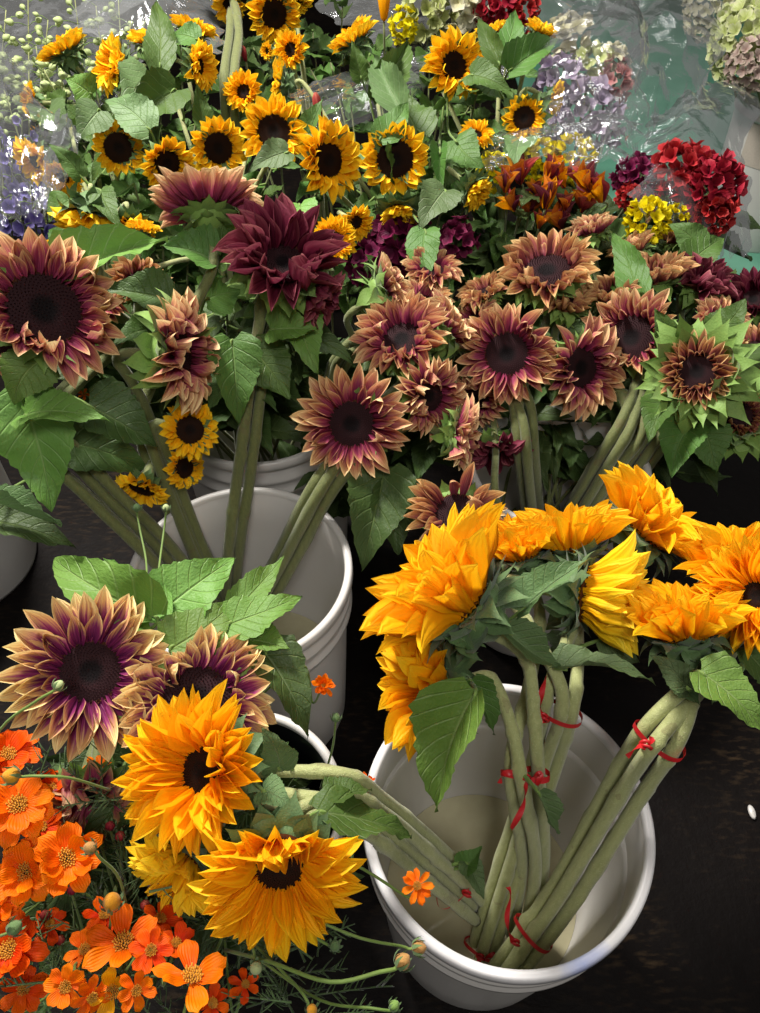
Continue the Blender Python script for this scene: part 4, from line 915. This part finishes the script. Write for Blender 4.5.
bud(90, 848, .575, 'brown centred bud over the broad petalled orange cosmos', P_((130, 930, .64), (120, 880, .60), (100, 858, .58)), 7, n=(-.6, .4, .7), col='budtip')
bud(14, 928, .58, 'green bud over the lower left cosmos', P_((-40, 960, .64), (-15, 942, .6)), 8, n=(.8, .4, .5), col='calyx_s')
bud(166, 508, .88, 'small pale bud on a thin upright stem, right of two, near the middle left bucket', P_((157, 588, .80), (160, 560, .85), (164, 530, .88)), 4, n=(0, .9, .3), col='bell')
bud(137, 508, .90, 'small green bud on a thin upright stem, the left of two near the bucket', P_((147, 590, .80), (146, 560, .86), (140, 530, .89)), 4.5, n=(0, .9, .3), col='calyx_s')
bud(336, 718, .78, 'little green bud beside the middle left bucket wall', P_((320, 790, .84), (332, 750, .80)), 5, n=(.1, .9, .3), col='calyx_s')
for k, (px, py) in enumerate(((110, 826), (120, 836), (100, 838), (45, 915), (60, 940), (72, 890), (145, 905))):
    bud(px, py, .66, 'dark brown cosmos seed bud among the shaded foliage of the lower left', [W(px+20, py+70, .74), W(px+8, py+30, .69)], 5.5, n=(0, .4, .8), col='redbud', group='dark cosmos seed buds')
# long curving stems
# feathery cosmos foliage: one sprig per stem
def sprig(px, py, d, ang, L, label, seed, group=None, mat='fern'):
    rng = random.Random(seed); b = W(px, py, d); y = ND(px, py, (math.cos(ang), math.sin(ang), .15)); x = y.orthogonal().normalized(); z = x.cross(y); mb = MB()
    P = [b + y*L*t + Vector((0, 0, -1))*L*.25*t*t for t in (0, .25, .5, .75, 1)]; C_ = catmull(P, 4)
    tube(mb, [p-b for p in C_], lambda t: .0011*(1-.6*t), 5, 1, 0)
    for k in range(22):
        i = int(rng.uniform(2, len(C_)-2)); p = C_[i]-b; a = rng.uniform(0, 6.28); s = x*math.cos(a)+z*math.sin(a)
        e = p+(s+y*.8).normalized()*L*rng.uniform(.12, .28)
        tube(mb, [p, p.lerp(e, .5)+s*L*.01, e], lambda t: .0008*(1-.6*t), 4, k, 0)
    o = link_obj('cosmos_sprig', mb.mesh('cosmos_sprig'), M[mat], None, None, b); tag(o, label, 'foliage', group); return o
rng = random.Random(77)
for k in range(90):
    px = rng.uniform(-10, 250); py = rng.uniform(790, 1030)
    if k > 75: px = rng.uniform(240, 330); py = rng.uniform(950, 1020)
    sprig(px, py, rng.uniform(.62, .74), rng.uniform(0, 3.1), rng.uniform(.05, .10), 'feathery dark green cosmos foliage filling the gaps at lower left', k, 'cosmos foliage at lower left', 'fern' if k % 3 else 'calyx_s')

# ------------------------------------------------------------------ broad leaves on their own stems deep in the bunches
def leafy(base, top, n, label, seed, mat, group, L0=.075, r=.004, t0=.55):
    rng = random.Random(seed); root = bpy.data.objects.new('leafy_stem', None); C.objects.link(root); root.location = base; tag(root, label, 'foliage', group)
    P = catmull([base, base.lerp(top, .55)+Vector((rng.uniform(-.03, .03), rng.uniform(-.03, .03), .02)), top], 8)
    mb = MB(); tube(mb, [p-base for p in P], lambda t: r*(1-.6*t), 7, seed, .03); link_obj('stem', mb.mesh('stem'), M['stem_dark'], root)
    for k in range(n):
        i = int(len(P)*(t0+(.98-t0)*k/max(1, n-1))); i = min(i, len(P)-1); b = P[i]; a = k*2.4+rng.uniform(-.4, .4)
        y = Vector((math.cos(a), math.sin(a), rng.uniform(-.3, .3))).normalized(); L = L0*rng.uniform(.75, 1.2)
        bb = b+y*.014; add_leaf(root, P, bb, bb+y*L, L*rng.uniform(.42, .56), Vector((rng.uniform(-.3, .3), rng.uniform(-.6, 0), 1)), mat, rng.randrange(8))
rng = random.Random(5)
zones = [
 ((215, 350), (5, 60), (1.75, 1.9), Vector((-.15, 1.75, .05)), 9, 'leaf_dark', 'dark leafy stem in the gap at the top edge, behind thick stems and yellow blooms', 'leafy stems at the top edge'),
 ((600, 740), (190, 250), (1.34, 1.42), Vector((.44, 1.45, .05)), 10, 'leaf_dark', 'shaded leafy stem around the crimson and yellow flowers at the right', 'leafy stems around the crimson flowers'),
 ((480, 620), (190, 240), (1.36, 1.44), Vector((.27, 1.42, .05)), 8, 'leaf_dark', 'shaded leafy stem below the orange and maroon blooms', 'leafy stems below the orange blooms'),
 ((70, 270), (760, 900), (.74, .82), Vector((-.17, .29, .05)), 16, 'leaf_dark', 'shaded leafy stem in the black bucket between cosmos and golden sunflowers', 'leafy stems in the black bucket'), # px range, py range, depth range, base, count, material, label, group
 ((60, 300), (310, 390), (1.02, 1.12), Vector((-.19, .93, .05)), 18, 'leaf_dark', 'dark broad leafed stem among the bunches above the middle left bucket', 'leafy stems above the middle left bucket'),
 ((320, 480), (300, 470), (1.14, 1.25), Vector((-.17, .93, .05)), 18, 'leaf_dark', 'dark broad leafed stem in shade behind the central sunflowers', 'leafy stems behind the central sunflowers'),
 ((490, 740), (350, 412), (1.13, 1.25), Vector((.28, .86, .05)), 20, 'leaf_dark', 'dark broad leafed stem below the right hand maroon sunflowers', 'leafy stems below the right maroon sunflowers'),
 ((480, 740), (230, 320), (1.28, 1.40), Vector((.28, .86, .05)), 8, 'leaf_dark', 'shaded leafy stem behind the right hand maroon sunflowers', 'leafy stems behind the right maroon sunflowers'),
 (( 60, 330), (120, 290), (1.38, 1.55), Vector((-.42, 1.28, .05)), 20, 'leaf', 'leafy green stem among the yellow sunflowers of the upper left', 'leafy stems in the upper left bunches'),
 ((330, 560), (90, 270), (1.36, 1.50), Vector((.05, 1.36, .05)), 18, 'leaf', 'leafy green stem among the yellow sunflowers of the upper middle', 'leafy stems in the upper middle bunches'),
 ((40, 300), (40, 120), (1.55, 1.75), Vector((-.45, 1.34, .05)), 12, 'leaf', 'leafy green stem behind the topmost yellow sunflowers at left', 'leafy stems behind the topmost left sunflowers'),
 ((300, 540), (30, 110), (1.55, 1.75), Vector((.08, 1.44, .05)), 12, 'leaf', 'leafy green stem behind the topmost yellow sunflowers in the middle', 'leafy stems behind the topmost middle sunflowers'),
]
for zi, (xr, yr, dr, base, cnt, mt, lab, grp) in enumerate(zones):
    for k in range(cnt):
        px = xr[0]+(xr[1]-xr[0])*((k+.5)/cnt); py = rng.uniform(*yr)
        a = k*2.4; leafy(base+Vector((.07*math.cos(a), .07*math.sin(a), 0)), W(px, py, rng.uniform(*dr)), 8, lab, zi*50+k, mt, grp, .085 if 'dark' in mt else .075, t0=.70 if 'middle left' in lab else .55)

# ------------------------------------------------------------------ bouquets at the back
def V3(*a): return Vector(a)
cluster('hydrangea', 716, 4, 30, 1.95, 'creamy white hydrangea head at the top right', 'hydrangea', 'cream', V3(1.06, 2.12, .1), 90, .26, seed=2)
cluster('hydrangea', 752, 44, 38, 1.86, 'pale green and mauve hydrangea head over the white bucket rim', 'hydrangea', 'palegreen', V3(1.10, 2.10, .1), 110, .26, seed=3, squash=1.3)
cluster('hydrangea', 752, 64, 24, 1.80, 'faded mauve hydrangea head drooping under the pale green one', 'hydrangea', 'mauve', V3(1.12, 2.10, .1), 60, .30, seed=13, squash=1.1)
cluster('celosia', 680, 172, 24, 1.36, 'crimson ruffled flower at the left of the red cluster in clear wrap', 'flower', 'crimson', V3(.45, 1.5, .1), 46, .52, seed=4, jit=.28, cup=45)
cluster('celosia', 706, 186, 27, 1.34, 'crimson ruffled flower at the right of the red cluster in clear wrap', 'flower', 'crimson', V3(.47, 1.5, .1), 50, .52, seed=5, jit=.28, cup=45)
cluster('celosia', 714, 214, 18, 1.33, 'lowest crimson ruffled flower of the red cluster', 'flower', 'crimson', V3(.49, 1.5, .1), 36, .52, seed=6, jit=.28, cup=45)
cluster('celosia', 636, 178, 18, 1.38, 'magenta ruffled flower left of the red cluster', 'flower', 'magenta', V3(.43, 1.5, .1), 46, .52, seed=7, jit=.28, cup=45)
cluster('celosia', 630, 198, 12, 1.36, 'small dark red ruffled flower under the magenta one', 'flower', 'crimson', V3(.42, 1.5, .1), 30, .52, seed=8, jit=.28, cup=45)
cluster('chrysanthemum', 648, 220, 19, 1.27, 'bright yellow chrysanthemum below the magenta flower', 'chrysanthemum', 'mum', V3(.40, 1.35, .1), 30, .5, seed=9, petals=5, cup=55, shape='sun')
cluster('chrysanthemum', 674, 218, 12, 1.28, 'smaller bright yellow chrysanthemum right of the larger one', 'chrysanthemum', 'mum', V3(.42, 1.35, .1), 20, .5, seed=10, petals=5, cup=55, shape='sun')
cluster('chrysanthemum', 572, 160, 20, 1.44, 'yellow green chrysanthemum under clear wrap above the orange buds', 'chrysanthemum', 'mum', V3(.33, 1.55, .1), 28, .5, seed=11, petals=5, cup=50, shape='sun')
cluster('chrysanthemum', 540, 160, 18, 1.46, 'yellow green chrysanthemum left of the other one under the wrap', 'chrysanthemum', 'mum', V3(.31, 1.55, .1), 28, .5, seed=12, petals=5, cup=50, shape='sun')
cluster('chrysanthemum', 494, 172, 16, 1.38, 'yellow chrysanthemum between the budding sunflower and the orange buds', 'chrysanthemum', 'mum', V3(.28, 1.50, .1), 24, .5, seed=14, petals=5, cup=50, shape='sun')
LL = [(560, 80, 22, 'lilac', 'lilac flower at the left inside the clear wrap'), (590, 108, 26, 'lilac', 'largest lilac flower in the middle of the clear wrap'), (568, 118, 20, 'lilac', 'lilac flower low in the clear wrap'),
      (604, 130, 16, 'lilac', 'small lilac flower at the right low in the clear wrap'), (568, 36, 20, 'cream', 'cream flower near the top of the clear wrap'), (590, 66, 18, 'palegreen', 'pale yellow green flower in the clear wrap'),
      (614, 82, 18, 'pink', 'dusty pink flower right inside the clear wrap'), (612, 60, 14, 'cream', 'small cream flower above the dusty pink one'), (430, 12, 22, 'palegreen', 'pale straw coloured flower at the top edge, left of two'), (462, 6, 24, 'cream', 'pale straw coloured flower at the top edge, right of two'),
      (500, 8, 18, 'crimson', 'dark red flower at the top edge'), (522, 14, 15, 'crimson', 'dark red flower at the top edge beside the wrap'), (404, 26, 13, 'mum', 'small mustard yellow flower spray near the top'), (484, 10, 13, 'crimson', 'small dark red flower at the top between straw and red ones')]
for i, (px, py, r, mt, lab) in enumerate(LL):
    cluster('wrapped_flower', px, py, r, 1.62 if px > 540 else 1.95, lab, 'flower', mt, V3((px-380)/F*1.7, 1.85 if px > 540 else 2.3, .1), 22, .55, seed=20+i, petals=5, cup=35, jit=.3, shape='sun' if mt != 'crimson' else 'cos')
DM = [(400, 238, 26, 'dark maroon flower in shade under the nodding yellow bud'), (420, 258, 22, 'dark maroon flower in shade below the leaves right of the nodding bud'), (368, 262, 18, 'dark maroon flower in shade left of the nodding bud'), (456, 240, 18, 'dark maroon flower in shade under the budding sunflower')]
for i, (px, py, r, lab) in enumerate(DM):
    cluster('dark_dahlia', px, py, r, 1.32, lab, 'flower', 'magenta', V3(.02+.03*i, 1.28, .1), 20, .6, seed=60+i, petals=5, cup=30, shape='sun', jit=.3)
# violet delphinium spikes at left
def spike(label, base, top, n, r, mat, seed, cat='delphinium', name='delphinium', petals=5, group=None, bell=False, sr=.003):
    rng = random.Random(seed); root = bpy.data.objects.new(name, None); C.objects.link(root); root.location = base; tag(root, label, cat, group)
    P = catmull([base, base.lerp(top, .6)+Vector((rng.uniform(-.03, .03), rng.uniform(-.02, .02), 0)), top], 10)
    mb = MB(); tube(mb, [p-base for p in P], lambda t: sr*(1-.6*t), 6, 1, .02); link_obj('stem', mb.mesh('stem'), M['stem_dark' if not bell else 'stem'], root)
    for k in range(n):
        t = .55+.45*k/(n-1); p = P[min(len(P)-1, int(t*(len(P)-1)))]; a = k*2.4; s = Vector((math.cos(a), math.sin(a), rng.uniform(.1, .5))).normalized()
        q = r*rng.uniform(.75, 1.15)*(1.2-.5*(t-.55)/.45); c = p + s*q*(1.6 if not bell else 2.2); mb = MB()
        tube(mb, [p-base, p.lerp(c, .6)+Vector((0, 0, .003))-base, c-base], .0009, 4, 1, 0)
        if bell:
            mb2 = MB(); f1 = s.orthogonal().normalized(); f2 = s.cross(f1)
            lathe(mb2, [(.02, -.2), (.5, .05), (.72, .5), (.62, 1.0), (.3, 1.5), (.02, 1.75)], 10)
            mb2.v = [tuple(c-base+f1*v[0]*q*.75+f2*v[1]*q*.75+s*v[2]*q*.75) for v in mb2.v]
            o = link_obj('bud', mb2.mesh('bud'), M['bell'], root)
        else:
            mb2 = MB(); f1 = s.orthogonal().normalized(); f2 = s.cross(f1)
            for j in range(petals):
                az = 2*PI*j/petals; e = .5; u = f1*math.cos(az)+f2*math.sin(az); y = u*math.cos(e)+s*math.sin(e); zz = -u*math.sin(e)+s*math.cos(e); x = y.cross(zz)
                pp, uv = petal_pts(rng, 5, 3, .5, .3, .1, 'blunt'); mb2.grid([c-base+x*w[0]*q*1.0+y*w[1]*q*1.2+zz*w[2]*q for w in pp], uv, 5, 3)
            o = link_obj('blossom', mb2.mesh('blossom'), M[mat], root)
        link_obj('stalk', mb.mesh('stalk'), M['stem_thin'], root)
for i, (px, py) in enumerate(((4, 130), (22, 118), (12, 160), (36, 150), (-4, 185), (30, 190))):
    spike(['violet delphinium spike at the left edge, the highest', 'violet blue delphinium spike reaching furthest up beside the small yellow sunflower', 'violet delphinium spike in the middle of the left edge group',
           'violet delphinium spike nearest the yellow sunflower at far left', 'violet delphinium spike lowest at the left edge', 'violet delphinium spike just above the large left maroon sunflower'][i],
          V3(-.85+.03*i, 1.45, .1), W(px, py, 1.42), 16, .017, 'violet', 80+i)
for i, (px, py) in enumerate(((6, 10), (28, -10), (48, 20), (74, -12), (96, 6), (118, -8), (14, 60), (130, 24), (44, 70), (-8, 36), (62, 40), (84, 36), (36, 46), (4, 90))):
    spike('tall pale green bell flower stalk at the top left behind the yellow sunflowers', V3(-.95+.05*(i % 9), 1.75, .1), W(px, py, 1.72), 18, .017, None, 100+i, 'bell flower stalk', 'bell_flower_stalk', group='pale bell flower stalks at the top left', bell=True)
# lily bud
def lilybud(px, py, d, L, rr, label, mat, n, base, name='lily_bud'):
    c = W(px, py, d); y = ND(px, py, n); x = y.orthogonal().normalized(); z = x.cross(y)
    root = bpy.data.objects.new(name, None); C.objects.link(root); root.location = base; tag(root, label, 'flower bud')
    mb = MB(); P = catmull([base, base.lerp(c, .6), c], 6); tube(mb, [p-base for p in P], .0025, 6, 1, 0); link_obj('stem', mb.mesh('stem'), M['stem_dark'], root)
    mb = MB(); lathe(mb, [(.05, 0), (.55, .1), (.8, .35), (1, .6), (.85, .85), (.3, 1)], 12)
    o = link_obj('bud_skin', mb.mesh('bud_skin'), M[mat], root, frame_mtx(c-base, x, z, y, rr, rr, L))
lilybud(384, 22, 1.65, .07, .014, 'orange lily bud pointing up at the top middle', 'amber', (.0, 1, .1), V3(.02, 1.9, .1))
lilybud(321, 125, 1.30, .05, .008, 'slim red bud pointing up between the yellow sunflowers at the upper middle', 'redbud', (-.2, 1, .1), V3(-.10, 1.35, .1))
lilybud(246, 62, 1.56, .03, .007, 'small salmon bud right of the thick upright stems', 'redbud', (-.3, 1, .1), V3(-.20, 1.5, .1))
# orange and maroon alstroemeria: every bloom on its own stem
rng = random.Random(41)
AL = [(505, 186), (520, 178), (535, 190), (548, 176), (562, 182), (575, 172), (588, 186), (512, 205), (530, 208), (547, 202), (566, 204), (583, 206), (600, 196), (540, 222), (560, 224)]
for i, (px, py) in enumerate(AL):
    H = W(px, py, 1.30+.02*(i % 3)); base = V3(.27, 1.40, .1); nr = ND(px, py, (rng.uniform(-.5, .5), .8, .4)); R = (15+4*math.sin(i*2.3))*1.3/F
    root = bpy.data.objects.new('alstroemeria', None); C.objects.link(root); root.location = base
    tag(root, 'orange and maroon trumpet shaped bloom in the cluster above the peach sunflower', 'alstroemeria', 'orange and maroon blooms above the peach sunflower')
    mb = MB(); tube(mb, [p-base for p in catmull([base, base.lerp(H, .6), H-nr*.03, H-nr*.01], 5)], .0018, 6, 1, 0); link_obj('stem', mb.mesh('stem'), M['stem_dark'], root)
    e1 = nr.orthogonal().normalized(); e2 = nr.cross(e1)
    for k in range(6):
        az = k*PI/3+.4*i; e = math.radians(74+rng.gauss(0, 8)-(i % 3)*8); u = e1*math.cos(az)+e2*math.sin(az); y = u*math.cos(e)+nr*math.sin(e); z = -u*math.sin(e)+nr*math.cos(e)
        link_obj('petal', petal_get('sun', ['alstro', 'redbud', 'amber', 'alstro', 'burgundy'][(k+i) % 5], [1, 5, 0][k % 3]), None, root, frame_mtx(H-nr*.012+u*.003-base, y.cross(z), y, z, R*.62, R*1.7, R*1.7))

# ------------------------------------------------------------------ clear wrap
film_sheet('crumpled clear cellophane round the lilac flowers at the upper right', [(556, -10, 1.45), (640, -10, 1.55), (632, 175, 1.36), (520, 150, 1.38)], .06, .020, 1)
film_sheet('clear cellophane sheet spread over the teal floor at the top right', [(600, -14, 1.75), (716, -14, 1.8), (716, 118, 1.62), (610, 160, 1.55)], .05, .020, 2, sc=6)
film_sheet('clear cellophane round the crimson cluster reaching toward the white bucket', [(640, 120, 1.5), (742, 90, 1.62), (752, 262, 1.36), (640, 232, 1.25)], .05, .014, 3, sc=6)
film_sheet('folded strip of cellophane below the ruffed small sunflower', [(486, 138, 1.36), (634, 132, 1.40), (616, 172, 1.32), (484, 172, 1.32)], .02, .018, 4, 30, 46, 14)
film_sheet('clear wrap around the violet and bell flowers at the top left', [(-20, 60, 1.46), (34, 66, 1.42), (66, 210, 1.26), (-20, 230, 1.24)], .04, .010, 5, sc=5)
film_sheet('clear wrap at the top left behind the yellow sunflowers', [(70, -10, 1.7), (230, -10, 1.75), (224, 62, 1.6), (80, 40, 1.6)], .04, .018, 6, sc=7, mat='film_cloudy')
film_sheet('narrow folded cellophane strip between the yellow sunflowers at left', [(62, 112, 1.34), (82, 140, 1.3), (54, 222, 1.18), (34, 214, 1.2)], .01, .006, 7, 40, 12, 14)
film_sheet('clear wrap behind the upper middle yellow sunflowers', [(290, 100, 1.5), (430, 60, 1.6), (420, 120, 1.5), (300, 148, 1.45)], .02, .014, 8, 30, 40, 9)
film_sheet('hazy grey wrap behind the pale bell flower stalks in the top left corner', [(-60, -40, 2.1), (150, -40, 2.1), (140, 110, 1.85), (-60, 150, 1.8)], .05, .02, 9, sc=6, mat='film_cloudy')
film_sheet('hazy wrap behind the straw coloured flowers at the top edge', [(330, -30, 2.2), (560, -30, 2.2), (540, 70, 2.0), (360, 70, 2.0)], .05, .02, 10, sc=6, mat='film_cloudy')
# pebbles
for (px, py, r, lab) in ((752, 812, .008, 'white pebble on the dark floor at the right edge'), (686, 470, .007, 'pale droplet like pebble on the floor at right under the bracted sunflower')):
    p = Wz(px, py, .004); mb = MB(); lathe(mb, [(.05, -.6), (.6, -.5), (1, 0), (.7, .5), (.05, .7)], 12)
    o = link_obj('pebble', mb.mesh('pebble'), M['bucket'], None, frame_mtx(p, V3(1, 0, 0), V3(0, 1, 0), V3(0, 0, 1), r*.7, r*1.4, r*.6)); tag(o, lab, 'pebble')
